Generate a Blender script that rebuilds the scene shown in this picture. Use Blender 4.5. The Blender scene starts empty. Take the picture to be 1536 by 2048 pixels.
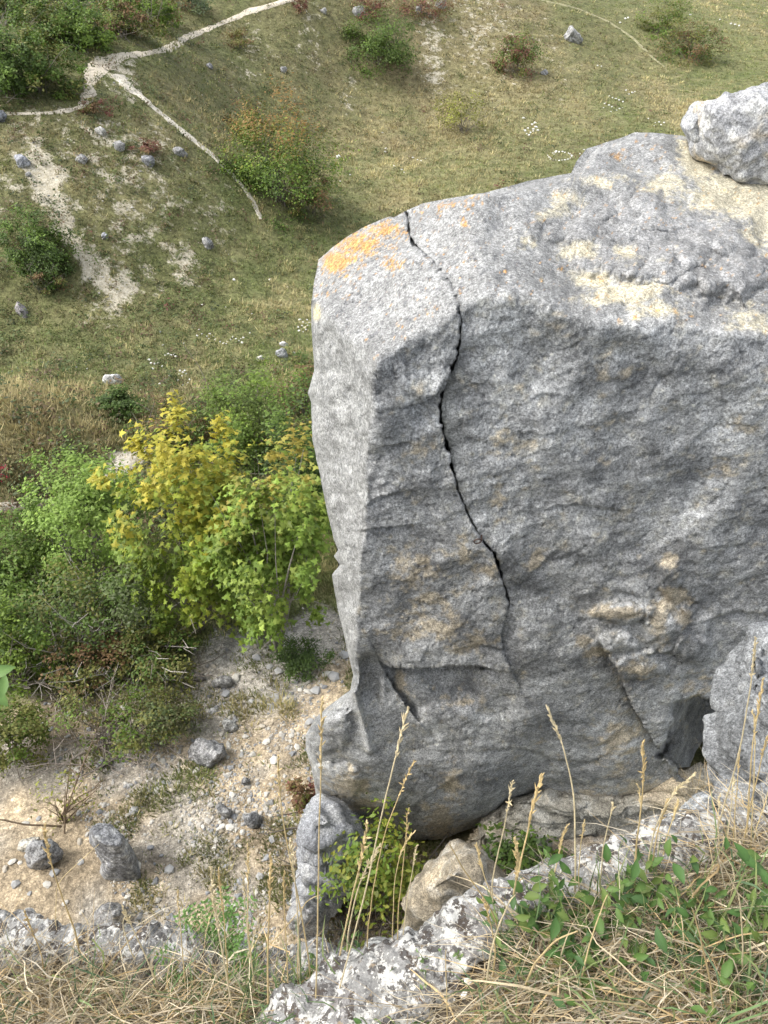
import bpy, math, random
import numpy as np
random.seed(7)
RNG = np.random.default_rng(11)
SC = bpy.context.scene
COL = SC.collection

# ------------------------------------------------------------------ camera, sky, sun, exposure
F = 1577.0                      # focal length in pixels of a 1536 x 2048 picture
PITCH = math.radians(40.0)
CZ = 12.0                       # eye height over the valley datum
cam_d = bpy.data.cameras.new('camera')
cam = bpy.data.objects.new('camera', cam_d)
COL.objects.link(cam)
cam.location = (0, 0, CZ)
cam.rotation_euler = (math.pi / 2 - PITCH, 0, 0)
cam_d.sensor_fit = 'VERTICAL'
cam_d.sensor_height = 36.0
cam_d.lens = F / 2048 * 36.0
cam_d.clip_start = 0.05
cam_d.clip_end = 3000
SC.camera = cam

SUN_EL, SUN_AZ = math.radians(52), math.radians(-100)     # azimuth from +Y towards +X
world = bpy.data.worlds.new('World')
SC.world = world
world.use_nodes = True
wn = world.node_tree.nodes
wl = world.node_tree.links
sky = wn.new('ShaderNodeTexSky')
sky.sky_type = 'NISHITA'
sky.sun_disc = False
sky.sun_elevation = SUN_EL
sky.sun_rotation = SUN_AZ
sky.dust_density = 4.0
sky.air_density = 1.0
hs = wn.new('ShaderNodeHueSaturation')
hs.inputs['Saturation'].default_value = 0.30             # thin cloud: a greyer sky all over
wl.new(sky.outputs[0], hs.inputs['Color'])
wl.new(hs.outputs[0], wn['Background'].inputs['Color'])
wn['Background'].inputs['Strength'].default_value = 0.15
sd = bpy.data.lights.new('sun', 'SUN')
sd.energy = 0.54
sd.angle = math.radians(18)
sd.color = (1.0, 0.95, 0.87)
sun = bpy.data.objects.new('sun', sd)
COL.objects.link(sun)
sun.rotation_euler = (math.pi / 2 - SUN_EL, 0, math.pi - SUN_AZ)
SC.view_settings.view_transform = 'Standard'
SC.view_settings.look = 'None'
SC.view_settings.gamma = 1
SC.view_settings.use_curve_mapping = False
SC.view_settings.exposure = 1.37

# ------------------------------------------------------------------ maths helpers
cp, sp_ = math.cos(PITCH), math.sin(PITCH)

def ray(px, py):
    px = np.asarray(px, float); py = np.asarray(py, float)
    a = (px - 768) / F; b = (1024 - py) / F
    return np.stack([a + 0 * b, cp + b * sp_ + 0 * a, -sp_ + b * cp + 0 * a], -1)

CAM = np.array([0, 0, CZ])

def at(px, py, Y):
    """the point seen at a pixel whose horizontal distance is Y"""
    d = ray(px, py)
    return CAM + d * (np.asarray(Y, float) / d[..., 1])[..., None]

def atz(px, py, z):
    """the point seen at a pixel at height z relative to the eye"""
    d = ray(px, py)
    return CAM + d * (np.asarray(z, float) / d[..., 2])[..., None]

def proj(P):
    P = np.asarray(P, float) - CAM
    zc = P[..., 1] * cp - P[..., 2] * sp_
    yc = P[..., 1] * sp_ + P[..., 2] * cp
    return 768 + F * P[..., 0] / zc, 1024 - F * yc / zc

def sstep(a, b, x):
    t = np.clip((x - a) / (b - a), 0, 1)
    return t * t * (3 - 2 * t)

def _h(ix, iy, iz, seed):
    h = (ix.astype(np.int64) * 374761393 + iy.astype(np.int64) * 668265263 + iz.astype(np.int64) * 2147483647 + seed * 974711) & 0xffffffff
    h = ((h ^ (h >> 13)) * 1274126177) & 0xffffffff
    h = ((h ^ (h >> 16)) * 2246822519) & 0xffffffff
    return (h ^ (h >> 15)) & 0xffffffff

def noise(P, scale=1.0, seed=0):
    """gradient noise about -1..1 at points (...,3)"""
    P = np.asarray(P, float) / np.asarray(scale, float)
    i = np.floor(P).astype(np.int64); f = P - i
    u = f * f * f * (f * (f * 6 - 15) + 10)
    out = 0
    for dx in (0, 1):
        for dy in (0, 1):
            for dz in (0, 1):
                h = _h(i[..., 0] + dx, i[..., 1] + dy, i[..., 2] + dz, seed)
                gx = (h & 1023) / 511.5 - 1; gy = ((h >> 10) & 1023) / 511.5 - 1; gz = ((h >> 20) & 1023) / 511.5 - 1
                w = (u[..., 0] if dx else 1 - u[..., 0]) * (u[..., 1] if dy else 1 - u[..., 1]) * (u[..., 2] if dz else 1 - u[..., 2])
                out = out + w * (gx * (f[..., 0] - dx) + gy * (f[..., 1] - dy) + gz * (f[..., 2] - dz))
    return out * 1.5

def fbm(P, scale=1.0, octv=4, seed=0, gain=0.5):
    s = 0; a = 1.0; sc = np.asarray(scale, float)
    for k in range(octv):
        s = s + a * noise(P, sc, seed + 17 * k); a *= gain; sc = sc * 0.47
    return s

def ridged(P, scale, octv=3, seed=0):
    s = 0; a = 1.0; sc = np.asarray(scale, float)
    for k in range(octv):
        s = s + a * (1 - 2 * np.abs(noise(P, sc, seed + 31 * k))); a *= 0.5; sc = sc * 0.5
    return s

def worley(P, scale, seed=0):
    """distance to the nearest and second nearest jittered cell point"""
    P = np.asarray(P, float) / scale
    i = np.floor(P).astype(np.int64)
    d1 = np.full(P.shape[:-1], 9.0); d2 = d1.copy(); cid = np.zeros(P.shape[:-1])
    for dx in (-1, 0, 1):
        for dy in (-1, 0, 1):
            for dz in (-1, 0, 1):
                c = i + np.array([dx, dy, dz])
                h = _h(c[..., 0], c[..., 1], c[..., 2], seed)
                q = np.stack([(h & 1023) / 1023, ((h >> 10) & 1023) / 1023, ((h >> 20) & 1023) / 1023], -1) + c
                d = np.sqrt(((q - P) ** 2).sum(-1))
                new = d < d1
                d2 = np.where(new, d1, np.minimum(d2, d))
                cid = np.where(new, ((h >> 5) & 255) / 255.0, cid)
                d1 = np.where(new, d, d1)
    return d1, d2, cid

class TPS:
    def __init__(self, X, v):
        self.X = np.asarray(X, float); n = len(X)
        self.s = np.abs(self.X).max()
        X_ = self.X / self.s
        K = self.k(((X_[:, None] - X_[None]) ** 2).sum(-1)) + np.eye(n) * 1e-5
        A = np.zeros((n + 3, n + 3)); A[:n, :n] = K
        A[:n, n] = 1; A[:n, n + 1:] = X_; A[n, :n] = 1; A[n + 1:, :n] = X_.T
        b = np.zeros(n + 3); b[:n] = v
        self.w = np.linalg.solve(A, b)
    @staticmethod
    def k(r2):
        return 0.5 * r2 * np.log(r2 + 1e-12)
    def __call__(self, x, y):
        x = np.asarray(x, float); sh = x.shape
        q = np.stack([x.ravel(), np.asarray(y, float).ravel()], -1) / self.s
        X_ = self.X / self.s
        out = np.empty(len(q))
        for a in range(0, len(q), 20000):
            c = q[a:a + 20000]
            r2 = ((c[:, None] - X_[None]) ** 2).sum(-1)
            out[a:a + 20000] = self.k(r2) @ self.w[:len(X_)] + self.w[len(X_)] + c @ self.w[len(X_) + 1:]
        return out.reshape(sh)

def seg_dist(px, py, pts):
    """distance of pixels to a polyline and the parameter 0..1 along it"""
    pts = np.asarray(pts, float)
    best = np.full(np.shape(px), 1e9); par = np.zeros(np.shape(px)); side = np.zeros(np.shape(px))
    L = np.concatenate([[0], np.cumsum(np.hypot(*(pts[1:] - pts[:-1]).T))])
    for k in range(len(pts) - 1):
        a, b = pts[k], pts[k + 1]; ab = b - a; l2 = ab @ ab
        t = np.clip(((px - a[0]) * ab[0] + (py - a[1]) * ab[1]) / l2, 0, 1)
        dx = px - a[0] - t * ab[0]; dy = py - a[1] - t * ab[1]
        d = np.hypot(dx, dy); m = d < best
        best = np.where(m, d, best); par = np.where(m, (L[k] + t * math.sqrt(l2)) / L[-1], par)
        side = np.where(m, np.sign(ab[0] * dy - ab[1] * dx), side)
    return best, par, side

# ------------------------------------------------------------------ mesh helpers
def mesh_data(name, V, Q, mat, col=None, smooth=True):
    """V (n,3); Q list of int arrays (m,3) and/or (m,4)"""
    me = bpy.data.meshes.new(name)
    V = np.ascontiguousarray(V, np.float32).reshape(-1, 3)
    Q = [np.asarray(q, np.int32) for q in (Q if isinstance(Q, list) else [Q])]
    me.vertices.add(len(V)); me.vertices.foreach_set('co', V.ravel())
    idx = np.concatenate([q.ravel() for q in Q])
    tot = np.concatenate([np.full(len(q), q.shape[1], np.int32) for q in Q])
    st = np.concatenate([[0], np.cumsum(tot)[:-1]]).astype(np.int32)
    me.loops.add(len(idx)); me.loops.foreach_set('vertex_index', idx)
    me.polygons.add(len(tot)); me.polygons.foreach_set('loop_start', st); me.polygons.foreach_set('loop_total', tot)
    me.polygons.foreach_set('use_smooth', np.full(len(tot), smooth))
    if col is not None:
        a = me.attributes.new('Col', 'FLOAT_COLOR', 'POINT')
        c = np.ones((len(V), 4), np.float32); c[:, :3] = np.clip(col, 0.004, 0.95)
        a.data.foreach_set('color', c.ravel())
    me.update(calc_edges=True)
    if mat: me.materials.append(mat)
    return me

def link(name, me, parent=None, label=None, cat=None, group=None, kind=None, loc=None):
    o = bpy.data.objects.new(name, me); COL.objects.link(o)
    if parent: o.parent = parent
    if loc is not None: o.location = [float(v) for v in loc]
    if label: o['label'] = label
    if cat: o['category'] = cat
    if group: o['group'] = group
    if kind: o['kind'] = kind
    return o

def mesh(name, V, Q, mat, col=None, smooth=True, origin=None, **kw):
    V = np.asarray(V, float)
    if origin is not None:
        V = V.reshape(-1, 3) - np.asarray(origin)
    return link(name, mesh_data(name, V, Q, mat, col, smooth), loc=origin, **kw)

def grid_quads(nr, nc, closed=False):
    r = np.arange(nr - 1)[:, None]; c = np.arange(nc if closed else nc - 1)[None]
    a = r * nc + c; b = r * nc + (c + 1) % nc
    return np.stack([a, b, b + nc, a + nc], -1).reshape(-1, 4)

def grid_normals(G):
    du = np.gradient(G, axis=1); dv = np.gradient(G, axis=0)
    n = np.cross(du, dv)
    return n / (np.linalg.norm(n, axis=-1, keepdims=True) + 1e-12)

def tube(pts, rad, n=5):
    """verts, quads of a tapered tube with closed tips"""
    pts = np.asarray(pts, float); k = len(pts)
    t = np.gradient(pts, axis=0); t /= np.linalg.norm(t, axis=1, keepdims=True) + 1e-12
    ref = np.array([0.31, 0.83, 0.46])
    a = np.cross(t, ref); a /= np.linalg.norm(a, axis=1, keepdims=True) + 1e-12
    b = np.cross(t, a)
    th = np.arange(n) / n * 2 * math.pi
    rad = np.broadcast_to(np.asarray(rad, float), (k,))
    V = pts[:, None] + rad[:, None, None] * (np.cos(th)[None, :, None] * a[:, None] + np.sin(th)[None, :, None] * b[:, None])
    return V.reshape(-1, 3), grid_quads(k, n, True)

def join(parts):
    V, Q, o = [], [], 0
    for v, q in parts:
        V.append(v); Q.append(q + o); o += len(v)
    return np.concatenate(V), np.concatenate(Q)

# ------------------------------------------------------------------ materials
def new_mat(name):
    m = bpy.data.materials.new(name); m.use_nodes = True
    nt = m.node_tree; return m, nt, nt.nodes['Principled BSDF']

def attr_mat(name, rough=0.85, speck=None, bump=None, trans=0.0, spec=0.25, lich=None):
    """surface colour from the mesh's own colour layer, with procedural grain and relief
       speck = (scale, amount, detail); bump = (scale, strength, distance); lich = list of (scale, lo, hi, colour)"""
    m, nt, bs = new_mat(name)
    N = nt.nodes; L = nt.links
    at_ = N.new('ShaderNodeAttribute'); at_.attribute_name = 'Col'
    col = at_.outputs['Color']
    tc = N.new('ShaderNodeTexCoord')
    if speck:
        for sc, am in speck:
            nz = N.new('ShaderNodeTexNoise'); nz.inputs['Scale'].default_value = sc; nz.inputs['Detail'].default_value = 4; nz.inputs['Roughness'].default_value = 0.7
            L.new(tc.outputs['Object'], nz.inputs['Vector'])
            mr = N.new('ShaderNodeMapRange'); mr.inputs[1].default_value = 0.36; mr.inputs[2].default_value = 0.64
            mr.inputs[3].default_value = 1 - am; mr.inputs[4].default_value = 1 + am
            L.new(nz.outputs['Fac'], mr.inputs[0])
            mx = N.new('ShaderNodeVectorMath'); mx.operation = 'SCALE'
            L.new(col, mx.inputs[0]); L.new(mr.outputs[0], mx.inputs['Scale'])
            col = mx.outputs[0]
    for (sc, lo, hi, c) in (lich or []):
        nz = N.new('ShaderNodeTexNoise'); nz.inputs['Scale'].default_value = sc; nz.inputs['Detail'].default_value = 5; nz.inputs['Roughness'].default_value = 0.65
        L.new(tc.outputs['Object'], nz.inputs['Vector'])
        mr = N.new('ShaderNodeMapRange'); mr.inputs[1].default_value = lo; mr.inputs[2].default_value = hi
        L.new(nz.outputs['Fac'], mr.inputs[0])
        mx = N.new('ShaderNodeMix'); mx.data_type = 'RGBA'
        L.new(mr.outputs[0], mx.inputs['Factor']); L.new(col, mx.inputs['A']); mx.inputs['B'].default_value = (*c, 1)
        col = mx.outputs['Result']
    L.new(col, bs.inputs['Base Color'])
    bs.inputs['Roughness'].default_value = rough
    bs.inputs['Specular IOR Level'].default_value = spec
    if bump:
        last = None
        for sc, st, di in bump:
            nz = N.new('ShaderNodeTexNoise'); nz.inputs['Scale'].default_value = sc; nz.inputs['Detail'].default_value = 4; nz.inputs['Roughness'].default_value = 0.65
            L.new(tc.outputs['Object'], nz.inputs['Vector'])
            bp = N.new('ShaderNodeBump'); bp.inputs['Strength'].default_value = st; bp.inputs['Distance'].default_value = di
            L.new(nz.outputs['Fac'], bp.inputs['Height'])
            if last: L.new(last.outputs[0], bp.inputs['Normal'])
            last = bp
        L.new(last.outputs[0], bs.inputs['Normal'])
    if trans:
        tr = N.new('ShaderNodeBsdfTranslucent'); L.new(col, tr.inputs['Color'])
        mx = N.new('ShaderNodeMixShader'); mx.inputs[0].default_value = trans
        L.new(bs.outputs[0], mx.inputs[1]); L.new(tr.outputs[0], mx.inputs[2])
        L.new(mx.outputs[0], N['Material Output'].inputs['Surface'])
    return m

M_ROCK = attr_mat('limestone', 0.9, [(17, 0.22), (48, 0.44), (115, 0.46)], [(14, 0.35, 0.03), (45, 0.5, 0.012), (110, .6, .008)])
M_BOULD = attr_mat('boulder_stone', 0.9, [(7, 0.35), (22, 0.45), (60, .35)], [(8, 0.9, 0.09), (30, 0.8, 0.03)])
M_LEDGE = attr_mat('lichened_stone', 0.92, [(60, 0.2), (220, 0.22)], [(40, 0.7, 0.012), (170, 0.6, 0.004)],
                   lich=[(26, 0.52, 0.56, (0.50, 0.495, 0.465)), (30, 0.54, 0.57, (0.075, 0.062, 0.052)), (60, 0.55, 0.58, (0.10, 0.095, 0.09)), (95, 0.58, 0.62, (0.56, 0.55, 0.51)), (45, .62, .66, (.24, .19, .13))])
M_PEB = attr_mat('rubble_stone', 0.9, [(30, 0.15)])
M_GROUND = attr_mat('turf_soil', 0.95, [(2.2, 0.3), (9, 0.35), (45, 0.25)], [(4, 0.6, 0.12), (18, 0.6, 0.04)])
def ground_extra(m):
    nt = m.node_tree; N = nt.nodes; L = nt.links; bs = N['Principled BSDF']
    src = bs.inputs['Base Color'].links[0].from_socket
    tc = N.new('ShaderNodeTexCoord')
    def noise_n(sc, det=8, ro=.7):
        n = N.new('ShaderNodeTexNoise'); n.inputs['Scale'].default_value = sc; n.inputs['Detail'].default_value = det; n.inputs['Roughness'].default_value = ro
        L.new(tc.outputs['Object'], n.inputs['Vector']); return n.outputs['Fac']
    # bare chalk breaking through the turf
    a = N.new('ShaderNodeAttribute'); a.attribute_name = 'Chalk'
    sc = N.new('ShaderNodeMath'); sc.operation = 'MULTIPLY_ADD'; L.new(noise_n(1.6, 10, .75), sc.inputs[0]); sc.inputs[1].default_value = 3.2; sc.inputs[2].default_value = -1.6
    ad = N.new('ShaderNodeMath'); L.new(a.outputs['Fac'], ad.inputs[0]); L.new(sc.outputs[0], ad.inputs[1])
    mr = N.new('ShaderNodeMapRange'); mr.inputs[1].default_value = .52; mr.inputs[2].default_value = .78; L.new(ad.outputs[0], mr.inputs[0])
    cr = N.new('ShaderNodeValToRGB'); cr.color_ramp.elements[0].color = (.30, .26, .18, 1); cr.color_ramp.elements[1].color = (.60, .56, .45, 1)
    cr.color_ramp.elements[0].position = .35; cr.color_ramp.elements[1].position = .65; L.new(noise_n(9), cr.inputs[0])
    mx = N.new('ShaderNodeMix'); mx.data_type = 'RGBA'; L.new(mr.outputs[0], mx.inputs['Factor']); L.new(src, mx.inputs['A']); L.new(cr.outputs[0], mx.inputs['B'])
    # gravel on the rubble floor
    b = N.new('ShaderNodeAttribute'); b.attribute_name = 'Rubble'
    col = mx.outputs['Result']
    for scale, fac in ((26, .32), (60, .34)):
        vo = N.new('ShaderNodeTexVoronoi'); vo.inputs['Scale'].default_value = scale; L.new(tc.outputs['Object'], vo.inputs['Vector'])
        sx = N.new('ShaderNodeSeparateColor'); L.new(vo.outputs['Color'], sx.inputs[0])
        rp = N.new('ShaderNodeValToRGB'); e = rp.color_ramp.elements
        e[0].position = 0; e[0].color = (.55, .55, .55, 1); e[1].position = 1; e[1].color = (1.9, 1.95, 2.05, 1)
        q = e.new(.55); q.color = (.85, .84, .82, 1); q = e.new(.8); q.color = (1.25, 1.25, 1.25, 1)
        L.new(sx.outputs[0], rp.inputs[0])
        ml = N.new('ShaderNodeMix'); ml.data_type = 'RGBA'; ml.blend_type = 'MULTIPLY'
        fm = N.new('ShaderNodeMath'); fm.operation = 'MULTIPLY'; L.new(b.outputs['Fac'], fm.inputs[0]); fm.inputs[1].default_value = fac
        L.new(fm.outputs[0], ml.inputs['Factor']); L.new(col, ml.inputs['A']); L.new(rp.outputs[0], ml.inputs['B'])
        col = ml.outputs['Result']
    L.new(col, bs.inputs['Base Color'])
ground_extra(M_GROUND)
M_PATH = attr_mat('trodden_chalk', 0.95, [(3, 0.15), (14, 0.22)], [(10, 0.6, 0.04)])
M_GRASS = attr_mat('grass_blades', 0.7, trans=0.25)
M_LEAF = attr_mat('leaves', 0.55, trans=0.3, spec=0.35)
M_BARK = attr_mat('bark', 0.9, [(30, 0.3)])
M_DRY = attr_mat('dry_grass', 0.6, [(120, 0.2)], trans=0.2)
M_SOIL = attr_mat('dark_soil', 0.95, [(30, 0.4), (130, 0.3)], [(40, 0.8, 0.02)])

def metal():
    m, nt, bs = new_mat('rusty_steel')
    nz = nt.nodes.new('ShaderNodeTexNoise'); nz.inputs['Scale'].default_value = 90
    rp = nt.nodes.new('ShaderNodeValToRGB')
    rp.color_ramp.elements[0].color = (0.05, 0.03, 0.025, 1); rp.color_ramp.elements[1].color = (0.16, 0.10, 0.08, 1)
    nt.links.new(nz.outputs['Fac'], rp.inputs[0]); nt.links.new(rp.outputs[0], bs.inputs['Base Color'])
    bs.inputs['Metallic'].default_value = 0.5; bs.inputs['Roughness'].default_value = 0.6
    return m
M_METAL = metal()

# ------------------------------------------------------------------ terrain
ZP = [(100, 1750, -11.6), (450, 1760, -11.5), (20, 1500, -11.7), (300, 1500, -11.6), (560, 1460, -11.5), (600, 1310, -11.7),
      (150, 1300, -11.9), (400, 1230, -11.9), (0, 1120, -11.9), (50, 1000, -11.7), (220, 960, -11.8), (50, 900, -11.0), (40, 805, -10.45),
      (160, 840, -10.9), (-150, 800, -10.3), (250, 880, -11.7), (20, 745, -12.3), (170, 770, -12.3), (-150, 720, -12.2), (120, 690, -12.35), (300, 650, -12.35),
      (560, 700, -12.4), (450, 800, -12.3), (400, 900, -12.1), (550, 1000, -12.1), (300, 565, -12.2), (450, 500, -12.2), (610, 430, -12.3), (700, 380, -12.3), (900, 350, -12.35),
      (1120, 310, -12.35), (1400, 220, -12.4), (1500, 120, -12.5), (1530, 10, -12.5), (720, 250, -12.3), (900, 240, -12.35), (1100, 900, -12), (1500, 700, -12.2), (1300, 1200, -11.8),
      (720, 1800, -11.3), (900, 1850, -10.8), (1130, 1730, -10.2), (1350, 1650, -9.7), (600, 2000, -11.4), (0, 2040, -11.6), (1536, 1500, -10.2),
      (850, 190, -12.15), (1300, 130, -12.35), (1700, 300, -12.5), (1700, 100, -12.6)]
DP = [(0, 620, 25.3), (0, 520, 26.5), (0, 400, 28.5), (50, 320, 30.5), (50, 230, 33), (200, 575, 26.2), (200, 450, 28.5), (200, 330, 31.5), (180, 205, 35), (230, 118, 39),
      (350, 485, 29), (350, 380, 31), (350, 255, 36), (450, 425, 31.5), (430, 312, 35), (430, 240, 42), (520, 255, 47), (450, 150, 48), (450, 60, 55),
      (340, 95, 43), (575, 0, 58), (600, 150, 52), (650, 60, 58), (690, 190, 54), (850, 100, 61), (850, 10, 66), (1050, 150, 60), (1050, 60, 66), (1050, 0, 72),
      (1250, 60, 72), (1250, 0, 80), (100, 120, 38), (0, 150, 35), (100, 20, 46), (-150, 230, 33), (-150, 500, 26.5)]
WP = [(0, 120, -9), (60, 125, -12), (-60, 100, -5), (0, 400, -6), (250, 400, -8), (-250, 400, 0), (-25, 14, -11.2), (-22, 6, -11.6), (22, 15, -12), (32, 40, -12.4),
      (0, 700, -2), (500, 700, -2), (-500, 700, 4)]
cx, cv = [], []
for a, b, z in ZP:
    p = atz(a, b, z); cx.append(p[:2]); cv.append(p[2])
for a, b, d in DP:
    p = at(a, b, d); cx.append(p[:2]); cv.append(p[2])
for a, b, z in WP:
    cx.append((a, b)); cv.append(CZ + z)
_tps = TPS(np.array(cx), np.array(cv))

def height(x, y):
    x = np.asarray(x, float); y = np.asarray(y, float)
    P = np.stack([x, y, 0 * x], -1)
    return _tps(x, y) + 0.10 * fbm(P, 3.2, 3, 5) + 0.035 * noise(P, 0.7, 9)

def hit(px, py):
    """first point of the ground seen at a pixel"""
    d = ray(px, py)
    t = np.concatenate([np.geomspace(5, 30, 260), np.geomspace(30.1, 200, 320)])
    P = CAM + d[None] * t[:, None]
    g = P[:, 2] - height(P[:, 0], P[:, 1])
    k = int(np.argmax(g < 0))
    if k == 0: return P[-1]
    w = g[k - 1] / (g[k - 1] - g[k])
    p = P[k - 1] + (P[k] - P[k - 1]) * w
    p[2] = height(p[0], p[1])
    return p

def slant(p):
    p = np.asarray(p) - CAM
    return p[..., 1] * cp - p[..., 2] * sp_

# cover of the ground: patches with a centre, a radius and a strength
ZONES = {
 'green': [(1120, 335, 130, 1), (950, 400, 110, .9), (1490, 130, 80, 1.2), (700, 430, 100, .6), (450, 580, 150, .5), (230, 700, 160, .7), (1260, 235, 70, .7), (60, 690, 110, .6), (550, 420, 90, .6), (330, 540, 70, .8), (210, 170, 40, .8), (1180, 30, 60, .7)],
 'straw': [(1000, 205, 90, .9), (920, 290, 110, .8), (820, 370, 100, .8), (1130, 200, 60, .6), (1350, 215, 60, .9), (1450, 50, 80, .5), (430, 250, 45, .7), (100, 815, 100, 1.5), (200, 850, 70, 1.2), (-20, 785, 80, 1.5), (720, 280, 70, .6), (1020, 240, 80, .6), (560, 600, 90, .3)],
 'brown': [(1000, 75, 150, .9), (850, 60, 110, .9), (550, 120, 110, .7), (700, 40, 100, .8), (60, 560, 110, .7), (1200, 95, 70, .8), (90, 940, 110, .9), (300, 380, 150, .6), (560, 640, 80, .3), (180, 260, 130, .5), (380, 160, 60, .5)],
 'chalk': [(68, 312, 15, 1.6), (85, 345, 17, 1.7), (100, 380, 17, 1.7), (118, 420, 14, 1.6), (138, 460, 12, 1.6), (158, 495, 12, 1.6), (178, 530, 14, 1.7), (205, 560, 15, 1.7), (245, 582, 24, 1.5), (290, 545, 22, .8), (375, 522, 30, .9), (345, 510, 16, .8), (865, 90, 36, .8), (1000, 40, 60, .6), (870, 145, 22, .9),
           (240, 150, 24, .9), (270, 185, 16, .9), (40, 270, 40, .7), (200, 265, 35, .7), (260, 350, 80, .70), (290, 420, 80, .64), (150, 270, 60, .62), (330, 300, 50, .5), (30, 350, 40, .6), (420, 420, 50, .5), (950, 60, 60, .6), (620, 40, 50, .5), (500, 120, 60, .45), (180, 620, 28, .7), (215, 635, 22, .7), (230, 765, 18, .8), (700, 190, 22, .6), (540, 60, 50, .3), (720, 60, 60, .3),
           (240, 925, 26, 1.2), (215, 960, 22, 1.2), (150, 995, 20, .9), (60, 1010, 22, .8), (1100, 110, 60, .4)],
 'rubble': [(150, 1720, 260, 1.5), (450, 1720, 260, 1.5), (540, 1520, 180, 1.5), (600, 1390, 110, 1.3), (250, 1530, 170, 1.3), (640, 1290, 90, 1.2), (60, 1600, 200, 1.3), (450, 1360, 120, 1.1), (330, 1400, 80, .7), (-100, 1800, 300, 1.3), (650, 1950, 260, 1.2), (900, 1850, 200, 1.0), (250, 2000, 300, 1.5)],
 'herb': [(450, 200, 130, .9), (330, 190, 60, .6), (620, 200, 90, .6), (640, 450, 60, .7), (470, 300, 50, .9), (60, 1180, 200, 1), (400, 1100, 250, .8), (550, 900, 160, .8), (20, 60, 200, .8), (270, 470, 90, .4)],
}
_zone = {}
for k, lst in ZONES.items():
    a = []
    for (px, py, r, s) in lst:
        p = hit(px, py); sl = slant(p); sn = max(0.2, (CZ - p[2]) / np.linalg.norm(p - CAM))
        a.append((p[0], p[1], r / F * sl, r / F * sl / sn, s))
    _zone[k] = np.array(a)

def cover(x, y):
    x = np.asarray(x, float); y = np.asarray(y, float); P = np.stack([x, y, 0 * x], -1)
    w = {}
    n1 = fbm(P, 2.6, 4, 41); n2 = fbm(P, 1.1, 3, 77); n3 = fbm(P, 5.0, 3, 13)
    for k, A in _zone.items():
        s = np.zeros(x.shape)
        for (a, b, rx, ry, st) in A:
            s = np.maximum(s, st * np.exp(-(((x - a) / rx) ** 2 + ((y - b) / ry) ** 2) * 0.8))
        w[k] = s
    w['green'] = np.clip(w['green'] * 1.35 + 0.5 * n1 + .32, 0, 1.9)
    w['straw'] = np.clip(w['straw'] * .8 + 0.55 * n2 + 0.08, 0, 1.4)
    w['brown'] = np.clip(w['brown'] * .8 + 0.35 * n3, 0, 1.3)
    w['herb'] = np.clip(w['herb'] + 0.3 * n1, 0, 1.3)
    w['rawchalk'] = w['chalk']
    w['chalk'] = sstep(0.5, 1.0, w['chalk'] * .85 + 0.55 * n2 + .45 * fbm(P, .42, 3, 78)) * sstep(.02, .25, w['chalk'])
    w['rubble'] = sstep(0.35, 0.75, w['rubble'] + 0.2 * n2)
    return w

C = lambda *a: np.array(a, float)
TURF = {'base': C(.20, .19, .09), 'green': C(.13, .16, .055), 'straw': C(.42, .35, .19), 'brown': C(.20, .155, .09), 'herb': C(.10, .12, .045)}

def turf_colour(w):
    tot = 0.35 + w['green'] + w['straw'] + w['brown'] + w['herb']
    c = TURF['base'] * 0.35
    for k in ('green', 'straw', 'brown', 'herb'):
        c = c + TURF[k] * w[k][..., None]
    return c / tot[..., None]

nd, ns = 430, 310
dd = np.geomspace(1.6, 700, nd); ss = np.concatenate([np.linspace(-4, -1.25, 25), np.linspace(-1.15, 1.15, 260), np.linspace(1.25, 4, 25)])
X = dd[:, None] * ss[None]; Y = np.repeat(dd[:, None], ns, 1)
Zt = height(X, Y)
w = cover(X, Y)
P0 = np.stack([X, Y, 0 * X], -1)
tc_ = turf_colour(w) * 0.8
soil = C(.365, .295, .20) * (1 + 0.35 * fbm(P0, 1.3, 3, 3))[..., None]
chalkc = C(.42, .38, .28) * (1 + 0.2 * fbm(P0, 0.8, 3, 4))[..., None]
gr = sstep(-0.1, 0.5, fbm(P0, 2.0, 3, 91))[..., None]
gz_ = np.maximum.reduce([st_ * np.exp(-((X - hp[0]) / rr_) ** 2 - ((Y - hp[1]) / (rr_ * 1.25)) ** 2) for hp, rr_, st_ in [(hit(a_, b_), r_ / F * slant(hit(a_, b_)), s_) for a_, b_, r_, s_ in ((520, 1310, 150, 1), (670, 1230, 110, 1), (440, 1400, 90, .9), (330, 1330, 100, .8), (220, 1500, 60, .7))]])
gr = np.clip(gr + 1.2 * sstep(.25, .6, gz_ + .2 * fbm(P0, .9, 3, 95))[..., None], 0, 1.5)
rub = soil * (1 - gr * .6) + C(.33, .325, .30) * gr * .6
tc_ = tc_ * (1 - w['rubble'][..., None]) + rub * w['rubble'][..., None]
gob = mesh('ground', np.stack([X, Y, Zt], -1).reshape(-1, 3), grid_quads(nd, ns), M_GROUND, tc_.reshape(-1, 3), kind='structure')
for nm, vals in (('Chalk', np.clip(w['rawchalk'] * .85, 0, 1.4)), ('Rubble', w['rubble'])):
    at_ = gob.data.attributes.new(nm, 'FLOAT', 'POINT'); at_.data.foreach_set('value', vals.ravel().astype(np.float32))

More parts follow.
